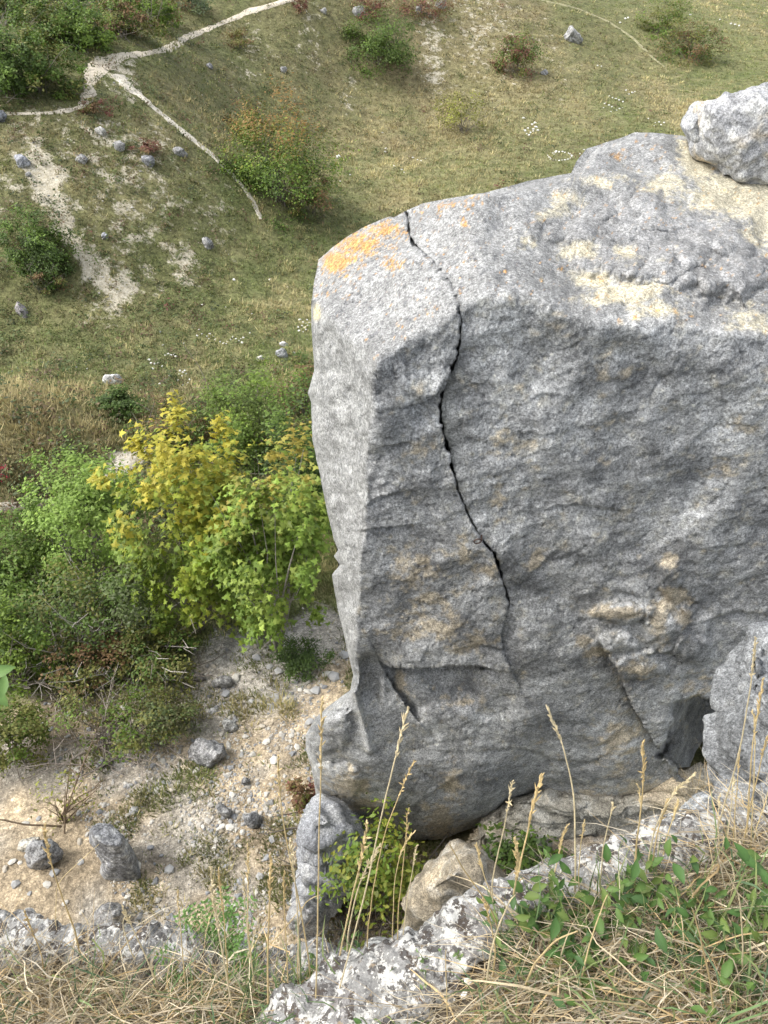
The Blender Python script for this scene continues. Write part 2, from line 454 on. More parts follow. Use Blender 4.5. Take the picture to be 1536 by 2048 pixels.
# ------------------------------------------------------------------ paths
def path(name, pts, widths, n=140, seed=0, colour=(.56, .50, .40)):
    pts = np.array(pts, float); wd = np.array(widths, float)
    t = np.linspace(0, 1, len(pts)); tt = np.linspace(0, 1, n)
    pp = np.stack([np.interp(tt, t, pts[:, 0]), np.interp(tt, t, pts[:, 1])], -1)
    for _ in range(5):
        pp[1:-1] = (pp[:-2] + 2 * pp[1:-1] + pp[2:]) / 4
    ww = np.interp(tt, t, wd)
    g = np.array([hit(a, b) for a, b in pp])
    # real half width across the walking direction, from the visible width
    half = ww / F * slant(g) * 0.5
    tan = np.gradient(g[:, :2], axis=0); tan /= np.linalg.norm(tan, axis=1, keepdims=True) + 1e-9
    nor = np.stack([-tan[:, 1], tan[:, 0]], -1)
    K = 9; s = np.linspace(-1, 1, K)
    j = 1 + 0.35 * np.stack([noise(np.stack([g[:, 0], g[:, 1], g[:, 0] * 0 + q], -1), 0.17, seed + 7) for q in (0, 50)], -1) + 0.45 * np.stack([noise(np.stack([g[:, 0], g[:, 1], g[:, 0] * 0 + q], -1), 0.5, seed) for q in (0, 50)], -1)
    hw = np.where(s[None] < 0, (half * j[:, 0])[:, None], (half * j[:, 1])[:, None])
    XY = g[:, None, :2] + nor[:, None] * (s[None] * hw)[..., None]
    Z = height(XY[..., 0], XY[..., 1]) + 0.035 - 0.045 * np.abs(s)[None] ** 4
    V = np.concatenate([XY, Z[..., None]], -1)
    col = C(*colour) * (1 + 0.18 * fbm(V, 0.7, 3, seed + 3))[..., None]
    return mesh(name, V.reshape(-1, 3), grid_quads(n, K), M_PATH, col.reshape(-1, 3), kind='structure')

path('path', [(-60, 226), (45, 228), (110, 226), (158, 216), (178, 195), (177, 172), (186, 148), (205, 127), (238, 112), (300, 106), (342, 95), (375, 73), (430, 53), (490, 26), (575, 0), (680, -25)],
     [9, 10, 12, 13, 26, 22, 34, 46, 20, 10, 13, 17, 13, 14, 12, 12], 170, 1)
path('path', [(236, 150), (262, 178), (300, 208), (345, 245), (390, 282), (430, 315), (462, 345), (488, 375), (508, 405), (522, 440)],
     [40, 30, 16, 20, 22, 18, 16, 15, 14, 7], 120, 2, (.54, .50, .42))
path('path', [(1080, 0), (1150, 15), (1215, 42), (1265, 75), (1300, 110), (1330, 135)], [8, 9, 9, 8, 9, 4], 60, 3, (.27, .255, .15))
path('path', [(330, 890), (262, 915), (225, 955), (160, 995), (80, 1010), (-60, 1015)], [20, 40, 34, 30, 22, 22], 60, 4, (.50, .46, .38))

# ------------------------------------------------------------------ rock tower (the large split limestone block)
def curve(pts):
    p = np.array(pts, float)
    return lambda q: np.interp(q, p[:, 0], p[:, 1])

yTop = curve([(560, 560), (640, 520), (665, 497), (700, 475), (760, 450), (800, 436), (812, 434), (822, 436), (845, 422), (880, 406), (950, 393), (1000, 385), (1080, 362), (1165, 347), (1176, 322), (1195, 298), (1240, 283), (1290, 266), (1330, 268), (1380, 272), (1460, 300), (1800, 330), (2000, 420)])
yBot = curve([(560, 1600), (640, 1604), (700, 1634), (760, 1652), (800, 1668), (850, 1682), (920, 1676), (980, 1655), (1010, 1622), (1075, 1600), (1150, 1610), (1231, 1622), (1306, 1608), (1345, 1590), (1388, 1560), (1440, 1550), (1700, 1560), (2000, 1500)])
xLeft = curve([(400, 650), (505, 642), (520, 637), (560, 628), (610, 622), (680, 625), (740, 629), (765, 622), (785, 616), (805, 622), (880, 624), (950, 640), (1000, 650), (1080, 668), (1100, 676), (1112, 668), (1130, 680), (1150, 664), (1180, 669), (1220, 676), (1290, 692), (1350, 706), (1380, 700), (1410, 660), (1435, 632), (1470, 612), (1500, 612), (1540, 624), (1590, 632), (1640, 660)])
CRACK = [(813, 425), (818, 460), (828, 490), (850, 512), (880, 545), (903, 578), (914, 608), (920, 640), (918, 672), (914, 705), (905, 735), (888, 775), (880, 812), (882, 850), (896, 900), (908, 950), (924, 1000), (940, 1040), (960, 1076), (985, 1105), (998, 1132), (1004, 1165), (1018, 1205), (1010, 1240), (1003, 1270), (1008, 1310), (1022, 1340)]
CRACKW = [2.6, 3.0, 2.4, 1.2, 1.0, 1.3, 2.4, 3.6, 4.0, 4.2, 3.6, 4.6, 5.4, 6.4, 5.0, 4.2, 3.8, 3.0, 3.4, 4.6, 5.4, 5.0, 3.2, 1.6, 1.3, 1.6, 0.5]

def plane_depth(pts):
    q = [at(a, b, c) for a, b, c in pts]
    n = np.cross(q[1] - q[0], q[2] - q[0]); k = n @ (q[0] - CAM)
    def f(px, py):
        d = ray(px, py)
        return d[..., 1] * k / (d @ n)
    return f

def smax(a, b, k):
    h = np.clip(0.5 + 0.5 * (a - b) / k, 0, 1)
    return b * (1 - h) + a * h + k * h * (1 - h)

def tower():
    u_px = np.concatenate([np.arange(600, 796, 3.4), np.arange(796, 1040, 1.7), np.arange(1040, 1560, 3.4), np.arange(1560, 1960, 14.0)])
    uu = (u_px - 600) / (u_px[-1] - 600)
    nv = 410; vv = np.linspace(0, 1, nv)
    xr = 1950.0
    y0 = yTop(640 + uu * (xr - 640)); y1 = yBot(640 + uu * (xr - 640))
    PYg = y0[None] + (y1 - y0)[None] * vv[:, None]
    xl = xLeft(PYg)
    # left end follows the outline, the rest keeps its column
    PXg = np.maximum(xl + (u_px[None] - 600) * 0.02, 0) * 0
    base_x = u_px[None] + 0 * PYg
    k = np.clip(1 - (u_px[None] - 600) / 190.0, 0, 1) ** 1.0
    PXg = base_x + (xl - 600) * k
    # the outline itself is broken and knobbly
    Fp = plane_depth([(800, 800, 4.9), (1500, 760, 4.92), (1000, 1500, 5.0)])
    T1 = plane_depth([(745, 718, 4.9), (925, 615, 4.92), (800, 437, 6.5)])
    T2 = plane_depth([(1000, 590, 4.92), (1450, 660, 4.95), (1300, 268, 8.0)])
    Lp = plane_depth([(650, 545, 5.75), (748, 718, 4.9), (722, 1180, 4.95)])
    wob = lambda s, sd: fbm(np.stack([PXg, PYg, 0 * PXg], -1), s, 3, sd)
    PXw = PXg + 9 * wob(90, 3); PYw = PYg + 10 * wob(110, 4)
    dF = Fp(PXw, PYw); d1 = T1(PXw, PYw); d2 = T2(PXw, PYw + 12 * wob(160, 8)); dL = np.minimum(Lp(PXw, PYw), 7.2)
    dT = smax(d1, d2, 0.10)
    dF = dF + 0.10 * wob(300, 21) + 0.03 * wob(110, 25)
    D = smax(smax(dF, dL, 0.03), dT, 0.07)
    wT = sstep(-0.08, 0.08, dT - np.maximum(dF, dL)); wL = sstep(-0.04, 0.04, dL - dF) * (1 - wT)
    g = lambda cx_, cy_, rx, ry: np.exp(-(((PXg - cx_) / rx) ** 2 + ((PYg - cy_) / ry) ** 2))
    # lower left bulge and the round of the base
    low = sstep(1340, 1450, PYg) * sstep(840, 730, PXg)
    D = D * (1 - low) + low * (dF + .34 * np.clip((735 - PXg) / 125.0, 0, 1) ** 2 - .03)
    wL = wL * (1 - low)
    e = (yBot(PXg) - PYg)
    D = D + 0.55 * (1 - np.sqrt(1 - np.clip(1 - e / 130.0, 0, 1) ** 2 + 1e-6)) * sstep(1400, 1000, PXg) + 0.12 * np.clip(1 - e / 60, 0, 1) ** 2
    el = PXg - xLeft(PYg)
    D = D + 0.25 * np.clip(1 - el / 16.0, 0, 1) ** 2 * (1 - wT)
    et = PYg - yTop(PXg)
    D = D + 0.35 * np.clip(1 - et / 14.0, 0, 1) ** 2
    # ledge with a hollow below it, lower left
    dl, par, side = seg_dist(PXg, PYg, [(755, 1318), (775, 1332), (850, 1336), (920, 1332), (1000, 1342), (1060, 1350)])
    below = (side > 0)
    D = D + 0.26 * below * np.exp(-dl / 34.0) * sstep(1060, 900, PXg) * sstep(748, 790, PXg)
    D = D - 0.09 * (~below) * np.exp(-dl / 40.0) * sstep(1060, 930, PXg) * sstep(740, 790, PXg)
    D = D + 0.08 * g(925, 1378, 40, 34) + 0.06 * g(830, 1480, 60, 30)
    # scalloped lip on the left arete
    D = D + 0.12 * sstep(718, 726, PXg) * sstep(770, 752, PXg) * sstep(1300, 1318, PYg) * sstep(1430, 1380, PYg)
    dl, par, side = seg_dist(PXg, PYg, [(706, 1380), (722, 1430), (735, 1475), (740, 1500)])
    D = D - 0.07 * np.exp(-(dl / 7.0) ** 2)
    dl, par, side = seg_dist(PXg, PYg, [(765, 1335), (785, 1375), (820, 1420)])
    D = D + 0.16 * (side < 0) * np.exp(-dl / 22.0)
    # diagonal overhanging crease, lower right, and the cave beside it
    dl, par, side = seg_dist(PXg, PYg, [(1215, 1310), (1242, 1352), (1262, 1400), (1290, 1450), (1322, 1505), (1335, 1530)])
    D = D + 0.14 * (side > 0) * np.exp(-dl / 26.0) - 0.07 * (side < 0) * np.exp(-dl / 30.0)
    cave = sstep(-5, 7, PXg + 22 * wob(46, 71) - curve([(1380, 1420), (1395, 1380), (1402, 1350), (1440, 1338), (1480, 1332), (1510, 1322), (1540, 1362), (1565, 1385)])(PYg)) * sstep(1386, 1398, PYg + 0.10 * np.abs(PXg - 1400) + 24 * wob(40, 72)) * sstep(1572, 1548, PYg) * sstep(1620, 1500, PXg)
    D = D + 2.0 * cave * (0.4 + 0.6 * sstep(1335, 1420, PXg) + .12 * wob(70, 73))
    # shelf of the foot to the right of the cave stays back
    # layered joints across the face
    for pts, am, fall in (([(960, 1180), (1040, 1165), (1090, 1120), (1130, 1085)], .035, 16), ([(1060, 1020), (1160, 1010), (1250, 1022), (1300, 1030)], .03, 18),
                          ([(735, 1010), (755, 995), (800, 985)], .06, 14), ([(718, 1062), (770, 1055), (850, 1048)], .07, 22), ([(748, 898), (790, 890), (815, 882)], .05, 14),
                          ([(1400, 1245), (1440, 1232), (1480, 1222), (1560, 1228)], .06, 22), ([(1230, 1180), (1290, 1195), (1345, 1185)], .03, 14),
                          ([(905, 1300), (960, 1290), (1010, 1300)], .03, 16), ([(960, 1500), (1040, 1492), (1110, 1520), (1200, 1522)], .05, 26), ([(830, 800), (870, 790), (893, 752)], .05, 20),
                          ([(790, 815), (830, 808), (870, 795)], .06, 16), ([(840, 1600), (900, 1560), (935, 1540)], .05, 26)):
        dl, par, side = seg_dist(PXg, PYg, pts)
        en = np.sin(np.clip(par, 0.02, .98) * math.pi) ** 0.6
        D = D + am * (side > 0) * np.exp(-dl / fall) * en - 0.4 * am * (side < 0) * np.exp(-dl / fall) * en
    # many small fractures and flake edges, rising gently to the right
    fr_rng = np.random.default_rng(77)
    for _ in range(70):
        fx = fr_rng.uniform(740, 1560); fy = fr_rng.uniform(720, 1640); ln = fr_rng.uniform(30, 130); an = fr_rng.normal(-.32, .35)
        if fr_rng.uniform() < .18: an += 1.2
        q = np.array([(fx + ln * t * math.cos(an), fy + ln * t * math.sin(an)) for t in np.linspace(-.5, .5, 6)]) + fr_rng.normal(size=(6, 2)) * ln * .045
        x0_, y0_ = q.min(0) - 60; x1_, y1_ = q.max(0) + 60
        sel = (PXg > x0_) & (PXg < x1_) & (PYg > y0_) & (PYg < y1_)
        if not sel.any(): continue
        dl, par, side = seg_dist(PXg[sel], PYg[sel], q)
        am = fr_rng.uniform(.005, .022); fall = fr_rng.uniform(8, 24); en = np.sin(np.clip(par, .02, .98) * math.pi) ** .6
        D[sel] += (am * (side > 0) * np.exp(-dl / fall) - .35 * am * (side < 0) * np.exp(-dl / fall)) * en
    # conglomerate lumps: on the top right and on the lower right of the face
    lumpT = sstep(.35, .75, g(1290, 480, 190, 95) + .6 * g(1500, 520, 120, 120) + 0.35 * wob(60, 6))
    lumpF = sstep(.3, .8, g(1290, 1240, 120, 110) + 0.8 * g(1250, 1480, 80, 90) + .4 * wob(50, 16))
    D = D - 0.10 * lumpT * wT
    for a, b, rx, ry, am in ((1245, 1225, 62, 24, .13), (1330, 1255, 45, 50, .12), (1280, 1330, 50, 30, .08), (1240, 1285, 45, 26, .09), (1340, 1155, 26, 36, .08), (1390, 1300, 40, 30, .07),
                             (1110, 470, 24, 16, .05), (1235, 465, 34, 26, .07), (1400, 500, 50, 40, .08), (1330, 440, 60, 26, .06), (1470, 470, 50, 50, .06), (1300, 540, 60, 30, .07), (1190, 425, 40, 18, .06),
                             (660, 1455, 40, 50, .10), (665, 1560, 60, 36, .10), (900, 1440, 70, 40, .05), (1460, 560, 70, 40, .08)):
        q = np.sqrt(np.clip(1 - (((PXg - a) / rx) ** 2 + ((PYg - b) / ry) ** 2) * (1 + .5 * wob(30, 51)), 0, 1))
        D = D - am * q
    # left block of the split stands slightly proud beside the wide part of the crack
    cd, cpar, cside = seg_dist(PXg, PYg, CRACK)
    lft = (cside > 0)
    D = D + 0.06 * (~lft) * np.exp(-cd / 28.0) * sstep(690, 760, PYg) * sstep(960, 860, PYg) - 0.045 * lft * np.exp(-cd / 70.0) * (1 + noise(np.stack([PXg, PYg, 0 * PXg], -1), 80, 44))
    G = at(PXg, PYg, D)
    N = grid_normals(G)
    N *= np.sign((N * (CAM - G)).sum(-1, keepdims=True))
    # relief along the true normal
    strata = fbm(G, np.array([.55, .55, .16]), 4, 101)
    warp = G + .18 * np.stack([noise(G, .5, 201), noise(G, .5, 202), noise(G, .5, 203)], -1)
    rotd = np.stack([warp[..., 0] * .82 + warp[..., 2] * .57, warp[..., 1], -warp[..., 0] * .57 + warp[..., 2] * .82], -1)
    disp = (.02 + .016 * wT) * fbm(G, 0.75, 3, 61) + 0.004 * strata + 0.006 * fbm(rotd, np.array([.5, .5, .17]), 4, 102)
    k1, k2, kid = worley(rotd * np.array([1, 1, 1.7]), .30, 8)
    disp += 0.007 * (kid - .5) * sstep(0, .12, k2 - k1)
    k1, k2, kid2 = worley(rotd * np.array([1, 1, 1.5]), .11, 9)
    disp += 0.005 * (kid2 - .5) * sstep(0, .2, k2 - k1)
    chips = ridged(G, np.array([.34, .34, .20]), 3, 63)
    disp += 0.006 * chips
    w1, w2, cid = worley(G, 0.15, 5)
    w1b, w2b, cidb = worley(G, 0.06, 6)
    lump = np.clip(lumpT * wT + lumpF * (1 - wT) * .9 + .25 * wT, 0, 1)
    disp += lump * (0.036 * (0.6 - w1) + 0.016 * (0.6 - w1b))
    disp += 0.0035 * fbm(G, 0.09, 3, 64)
    # broken flakes: stepped facets on the left part of the front
    fl = fbm(G, np.array([.5, .5, .3]), 3, 66)
    disp += 0.014 * (np.floor(fl * 4) / 4 - fl) * (1 - wT)
    pits = sstep(.42, .7, noise(G, .05, 251) + .4 * noise(G, .13, 252)) * (1 - wT * .5)
    disp -= .009 * pits
    edge = np.minimum(np.minimum(np.clip(el / 10, 0, 1), np.clip(et / 8, 0, 1)), 1)
    G = G + N * (disp * np.clip(edge + .25, 0, 1))[..., None]
    # the crack
    cw = np.interp(cpar, np.linspace(0, 1, len(CRACKW)), CRACKW)
    pxy = np.stack([PXg, PYg, 0 * PXg], -1)
    cdist = np.abs(cd * np.where(lft, 1, -1) + 4.0 * noise(pxy, 26, 34) + 2.2 * noise(pxy, 9, 33))
    cw = cw * np.clip(.75 + .9 * noise(pxy, 22, 35) + .5 * noise(pxy, 60, 36), .12, 1.5)
    op = sstep(cw * .5 + .5, cw * .5 - 0.7, cdist) * sstep(1350, 1200, PYg)
    d = ray(PXg, PYg); d = d / np.linalg.norm(d, axis=-1, keepdims=True)
    G = G + d * (op * np.clip(.06 * cw, .05, .4))[..., None]
    # chipped lips beside the crack
    lipn = noise(pxy, 18, 37) + .6 * noise(pxy, 7, 38)
    G = G + d * (.022 * sstep(.15, .5, lipn) * np.exp(-cdist / 7.0) * (1 - op))[..., None]
    # ------- surface colour (weathering crusts, lichens, fresh rock, some painted shade)
    n1 = fbm(G, 0.5, 4, 71); n2 = fbm(G, 0.16, 3, 72); n3 = fbm(G, 0.05, 2, 73); n4 = fbm(G, np.array([.35, .35, .9]), 3, 74)
    colF = C(.352, .358, .354) * (1 + .4 * n1 + .25 * n4 + .25 * (kid - .5) + .25 * (kid2 - .5))[..., None]
    pale = sstep(.05, .6, n2 + .7 * n3 + .25 * n1)[..., None]
    colF = colF * (1 - .7 * pale) + C(.40, .40, .365) * .7 * pale
    spot = sstep(.62, .85, noise(G, .045, 88) + .35 * n2)[..., None]
    colF = colF * (1 - spot) + C(.55, .54, .47) * spot
    dark = sstep(.15, .7, -n1 + .5 * n2 + .3 * n4)[..., None]
    colF = colF * (1 - .5 * dark) + C(.15, .157, .163) * .5 * dark
    colF = colF * (1 - .35 * pits[..., None])
    strk = sstep(.2, .65, fbm(G, np.array([.16, .3, 1.6]), 3, 261) + .2 * n2)[..., None]
    colF = colF * (1 - .4 * strk) + C(.17, .178, .182) * .4 * strk
    crust_shade = np.zeros_like(n1)  # dark lichen crust, with some of the face's shading painted in as colour
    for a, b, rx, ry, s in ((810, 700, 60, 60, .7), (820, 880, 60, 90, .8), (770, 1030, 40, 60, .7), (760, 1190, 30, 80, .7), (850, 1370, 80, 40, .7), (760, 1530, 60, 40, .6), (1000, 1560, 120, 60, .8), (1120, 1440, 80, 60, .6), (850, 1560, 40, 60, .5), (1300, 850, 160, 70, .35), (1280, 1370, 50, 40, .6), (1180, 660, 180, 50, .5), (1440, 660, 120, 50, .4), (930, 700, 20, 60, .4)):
        crust_shade = np.maximum(crust_shade, s * g(a, b, rx, ry))
    crust_shade = sstep(.2, .8, crust_shade + .35 * n1 + .3 * n2)[..., None]
    colF = colF * (1 - .5 * crust_shade) + C(.15, .16, .17) * .5 * crust_shade
    tan_ = np.zeros_like(n1)
    for a, b, rx, ry, s in ((1240, 1225, 70, 14, .9), (1345, 1195, 30, 20, 1.2), (1320, 1240, 14, 40, 1.1), (1165, 1280, 16, 12, 1.2), (1190, 1305, 30, 12, .9), (1270, 1340, 40, 25, .7), (1365, 1235, 18, 18, .9), (1340, 1120, 20, 20, .7),
                            (830, 1140, 60, 60, .5), (850, 1250, 90, 40, .6), (960, 1150, 30, 40, .45), (1070, 1120, 16, 28, .7), (925, 1110, 20, 60, .4), (1000, 900, 60, 70, .25), (860, 1200, 60, 30, .5), (930, 1290, 60, 20, .5),
                            (880, 1640, 30, 40, .9), (900, 1570, 22, 50, .8), (700, 1570, 50, 30, .8), (735, 1610, 40, 20, .8), (1240, 1480, 50, 60, .6), (1280, 1580, 60, 30, .7), (1190, 1590, 60, 20, .5), (800, 1365, 10, 30, .8), (930, 1395, 40, 26, .4), (1440, 930, 40, 40, .35), (1390, 1370, 40, 30, .5), (1200, 760, 60, 40, .2),
                            (1000, 1000, 14, 30, .5), (1480, 860, 40, 30, .3)):
        tan_ = np.maximum(tan_, s * g(a, b, rx, ry))
    tan_ = sstep(.22, .75, tan_ * 1.15 + .5 * n2 + .3 * n3)[..., None]
    colF = colF * (1 - .72 * tan_) + C(.50, .425, .30) * (1 + .2 * n3)[..., None] * .72 * tan_
    colT = C(.278, .28, .273) * (1 + .25 * n1 + .2 * n2)[..., None]
    grain = sstep(.1, .6, n3 + .4 * n2)[..., None]
    colT = colT * (1 - .8 * grain) + C(.14, .143, .148) * .8 * grain
    lumpc = (lumpT * .6)[..., None]
    cong = C(.225, .225, .222) * (0.7 + .8 * cid)[..., None] * (1 + .3 * n3)[..., None]
    colT = colT * (1 - lumpc) + cong * lumpc
    yel = np.zeros_like(n1)
    for a, b, rx, ry, s in ((1480, 390, 110, 50, 1.5), (1400, 320, 50, 50, 1.4), (1340, 370, 60, 34, 1.0), (1250, 590, 90, 26, 1.25), (1180, 560, 60, 24, 1.1), (1150, 500, 50, 20, 1.0), (1130, 400, 40, 26, .8), (1100, 430, 40, 14, .8), (1300, 620, 60, 20, 1.0), (1250, 510, 26, 24, 1.0), (1500, 640, 60, 30, .9), (1060, 480, 50, 20, .6), (1530, 430, 60, 60, 1.3), (1200, 370, 60, 18, .7), (1480, 610, 50, 20, .8)):
        yel = np.maximum(yel, s * g(a, b, rx, ry))
    yel = sstep(.35, .9, yel + .45 * n2 + .3 * n3 + .3 * noise(G, .025, 302))[..., None]
    colT = colT * (1 - .85 * yel) + C(.53, .485, .355) * (1 + .15 * n3 + .15 * n2)[..., None] * .75 * yel
    org = np.zeros_like(n1)
    for a, b, rx, ry, s in ((672, 525, 34, 26, 1.2), (720, 490, 60, 26, 1.0), (770, 462, 40, 18, .9), (795, 535, 28, 20, .65), (900, 412, 34, 12, .6), (950, 400, 30, 10, .5), (930, 450, 14, 10, .5), (1235, 310, 10, 6, .8), (860, 630, 16, 8, .5), (700, 510, 30, 30, .8)):
        org = np.maximum(org, s * g(a, b, rx, ry))
    org = sstep(.42, .8, org + .75 * noise(G, .028, 301) + .35 * n3 + .3 * n2)[..., None]
    colT = colT * (1 - .8 * org) + C(.46, .25, .065) * (1 + .4 * n3)[..., None] * .8 * org
    colL = C(.315, .318, .308) * (1 + .25 * n1 + .35 * n2 + .2 * n3)[..., None]
    colL = colL * (1 - .6 * grain) + C(.16, .165, .17) * .6 * grain
    sL = sstep(626, 632, PXg) * sstep(645, 634, PXg) * sstep(600, 608, PYg) * sstep(645, 630, PYg)
    colL = colL * (1 - sL[..., None]) + C(.66, .56, .30) * sL[..., None]
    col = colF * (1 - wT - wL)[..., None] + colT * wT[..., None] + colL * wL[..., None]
    # pale lip along the crack
    lip = (np.exp(-cd / 20.0) * (~lft) * sstep(720, 780, PYg) * sstep(1010, 880, PYg))[..., None] * .5
    col = col * (1 - lip) + C(.36, .36, .31) * lip
    nr, nc = G.shape[:2]
    # closing the block behind: the far side, three metres further on
    u_ = np.linspace(0, 1, nc)[None]; v_ = np.linspace(0, 1, nr)[:, None]
    th = 2.6 * np.clip(np.sin(math.pi * np.clip(u_, 0, 1)), 0, 1) ** .35 * np.clip(np.sin(math.pi * np.clip(v_, 0, 1)), 0, 1) ** .35
    B = at(PXg, PYg, D + th + .02) + 0.0
    B = B + N * 0
    B[0] = G[0]; B[-1] = G[-1]; B[:, 0] = G[:, 0]; B[:, -1] = G[:, -1]
    st = 4
    ri = np.unique(np.concatenate([np.arange(0, nr, st), [nr - 1]])); ci = np.unique(np.concatenate([np.arange(0, nc, st), [nc - 1]]))
    Bs = B[np.ix_(ri, ci)]
    V = np.concatenate([G.reshape(-1, 3), Bs.reshape(-1, 3)])
    q1 = grid_quads(nr, nc)
    q2 = grid_quads(len(ri), len(ci))[:, ::-1] + nr * nc
    cc = np.concatenate([col.reshape(-1, 3), np.tile(C(.33, .33, .32), (len(ri) * len(ci), 1))])
    return G, PXg, PYg, V, np.concatenate([q1[:, ::-1], q2[:, ::-1]]), cc

TG, TPX, TPY, V, Q, cc = tower()
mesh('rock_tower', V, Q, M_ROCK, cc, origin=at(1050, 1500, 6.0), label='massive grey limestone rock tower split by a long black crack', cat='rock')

def on_tower(px, py):
    k = np.argmin((TPX - px) ** 2 + (TPY - py) ** 2)
    return TG.reshape(-1, 3)[k]

# ------------------------------------------------------------------ other rocks
def rock(name, outline, depth, bulge, label=None, cat='rock', tone=(.30, .305, .31), mat=None, nt=96, nph=48, rough=1.0, back=1.0, pale=.4, facets=6, seed=1, centre=None, tan=0.0, group=None, strata=0.0, cracks=0.0, tilt=0.0, block=.75, chunk=.05):
    """a closed boulder: outline in pixels, distance of its middle, and how far it comes forward of that"""
    o = np.array(outline, float)
    c = o.mean(0) if centre is None else np.array(centre, float)
    ang = np.arctan2(o[:, 1] - c[1], o[:, 0] - c[0])
    L_ = np.linspace(0, 2 * math.pi, nt, endpoint=False)
    k = np.argsort(ang); a_ = ang[k]; r_ = np.hypot(*(o[k] - c).T)
    # radius along each direction: straight edges between outline points
    a3 = np.concatenate([a_ - 2 * math.pi, a_, a_ + 2 * math.pi]); o3 = np.concatenate([o[k]] * 3)
    rad = np.zeros(nt)
    for i, t in enumerate(L_):
        tt = t if t < math.pi else t - 2 * math.pi
        j = np.searchsorted(a3, tt) - 1
        p, q = o3[j] - c, o3[j + 1] - c
        dv = np.array([math.cos(tt), math.sin(tt)])
        den = dv[0] * (q - p)[1] - dv[1] * (q - p)[0]
        rad[i] = (p[0] * (q - p)[1] - p[1] * (q - p)[0]) / den if abs(den) > 1e-6 else np.hypot(*p)
    ph = np.linspace(0.015, math.pi - 0.015, nph)
    s = np.sin(ph) ** block
    px = c[0] + (rad * np.cos(L_))[None] * s[:, None]; py = c[1] + (rad * np.sin(L_))[None] * s[:, None]
    cph = np.cos(ph)[:, None]
    d = depth - bulge * np.where(cph > 0, cph, cph * back) + tilt * (py - c[1]) / 100.0
    G = at(px, py, d)
    ctr = G.reshape(-1, 3).mean(0); size = np.abs(G - ctr).max()
    rg = np.random.default_rng(seed)
    # flat broken faces
    for _ in range(facets):
        n = rg.normal(size=3); n /= np.linalg.norm(n)
        h = (G - ctr) @ n; lim = h.max() * rg.uniform(.62, .88)
        G = G - n * np.clip(h - lim, 0, None)[..., None] * .85
    N = grid_normals(np.concatenate([G[:, -1:], G, G[:, :1]], 1))[:, 1:-1]
    sg = np.sign((N * (G - ctr)).sum(-1).mean())
    N = N * sg
    sc = size
    kk1, kk2, kki = worley(G, sc * .33, seed + 4)
    disp = sc * rough * (.09 * fbm(G, sc * .7, 4, seed + 5) + .035 * ridged(G, sc * .3, 3, seed + 6) + chunk * (kki - .5) * sstep(0, .15, kk2 - kk1) + .016 * fbm(G, sc * .08, 2, seed + 7))
    if strata:
        q = fbm(G, np.array([.6, .6, .09]) * sc, 3, seed + 12); disp = disp + strata * sc * (np.floor(q * 3) / 3 * .6 + .4 * q)
    if cracks:
        e1, e2, _ = worley(G + .08 * sc * fbm(G, sc * .3, 2, seed)[..., None], sc * .38, seed + 15)
        disp = disp - cracks * sc * np.exp(-((e2 - e1) / .035) ** 2)
    G = G + N * disp[..., None]
    n1 = fbm(G, sc * .5, 4, seed + 8); n2 = fbm(G, sc * .12, 3, seed + 9); n3 = fbm(G, sc * .04, 2, seed + 10)
    col = C(*tone) * (1 + .3 * n1 + .3 * n2)[..., None]
    pl = sstep(.0, .5, n2 + .5 * n3 + .3 * n1)[..., None] * pale
    col = col * (1 - pl) + C(.50, .50, .47) * pl
    if tan:
        tn = sstep(.1, .6, n1 + .4 * n2 + (tan - .5))[..., None]
        col = col * (1 - tn * .8) + C(.46, .38, .26) * tn * .8
    Q = grid_quads(nph, nt, True)
    cap0 = np.array([[i, (i + 1) % nt, nt // 2] for i in range(nt)]); b = (nph - 1) * nt
    if sg < 0: pass
    V = np.concatenate([G.reshape(-1, 3), [G[0].mean(0)], [G[-1].mean(0)]])
    i = np.arange(nt); j = (i + 1) % nt
    t0 = np.stack([j, i, np.full(nt, nph * nt)], -1); t1 = np.stack([i + b, j + b, np.full(nt, nph * nt + 1)], -1)
    cc = np.concatenate([col.reshape(-1, 3), col[0, :1], col[-1, :1]])
    base = np.array([ctr[0], ctr[1], G[..., 2].min()])
    return mesh(name, V, [Q, t0, t1], mat or M_BOULD, cc, origin=base, label=label, cat=cat, group=group)

# knob standing on the far corner of the tower, its small neighbour, and the pale foot wall under the overhang
rock('perched_boulder', [(1402, 215), (1415, 198), (1450, 184), (1500, 178), (1536, 186), (1600, 200), (1680, 240), (1700, 360), (1600, 380), (1536, 372), (1480, 362), (1425, 325), (1400, 290), (1398, 250)], 7.7, .48,
     'rounded lichened boulder perched on the far top corner of the tower', tone=(.33, .335, .34), mat=M_ROCK, pale=.6, facets=6, seed=37, rough=.8, nt=190, nph=100, tan=.35, block=.42, chunk=.07)
rock('perched_boulder', [(1376, 216), (1392, 205), (1420, 205), (1450, 230), (1450, 310), (1410, 320), (1382, 290), (1366, 250)], 7.85, .4,
     'small grey boulder wedged at the left of the perched top boulder', tone=(.32, .33, .34), mat=M_ROCK, nt=60, nph=30, pale=.6, seed=33, rough=.7, block=.5)
rock('foot_wall', [(880, 1690), (960, 1640), (1020, 1600), (1120, 1575), (1240, 1590), (1340, 1570), (1420, 1540), (1480, 1600), (1440, 1660), (1340, 1690), (1250, 1705), (1150, 1698), (1060, 1690), (980, 1710)], 5.35, .32,
     'pale layered rock wall under the overhanging foot of the tower', tone=(.30, .285, .24), mat=M_ROCK, nt=220, nph=80, facets=2, seed=41, strata=.10, rough=.35, tan=.45)
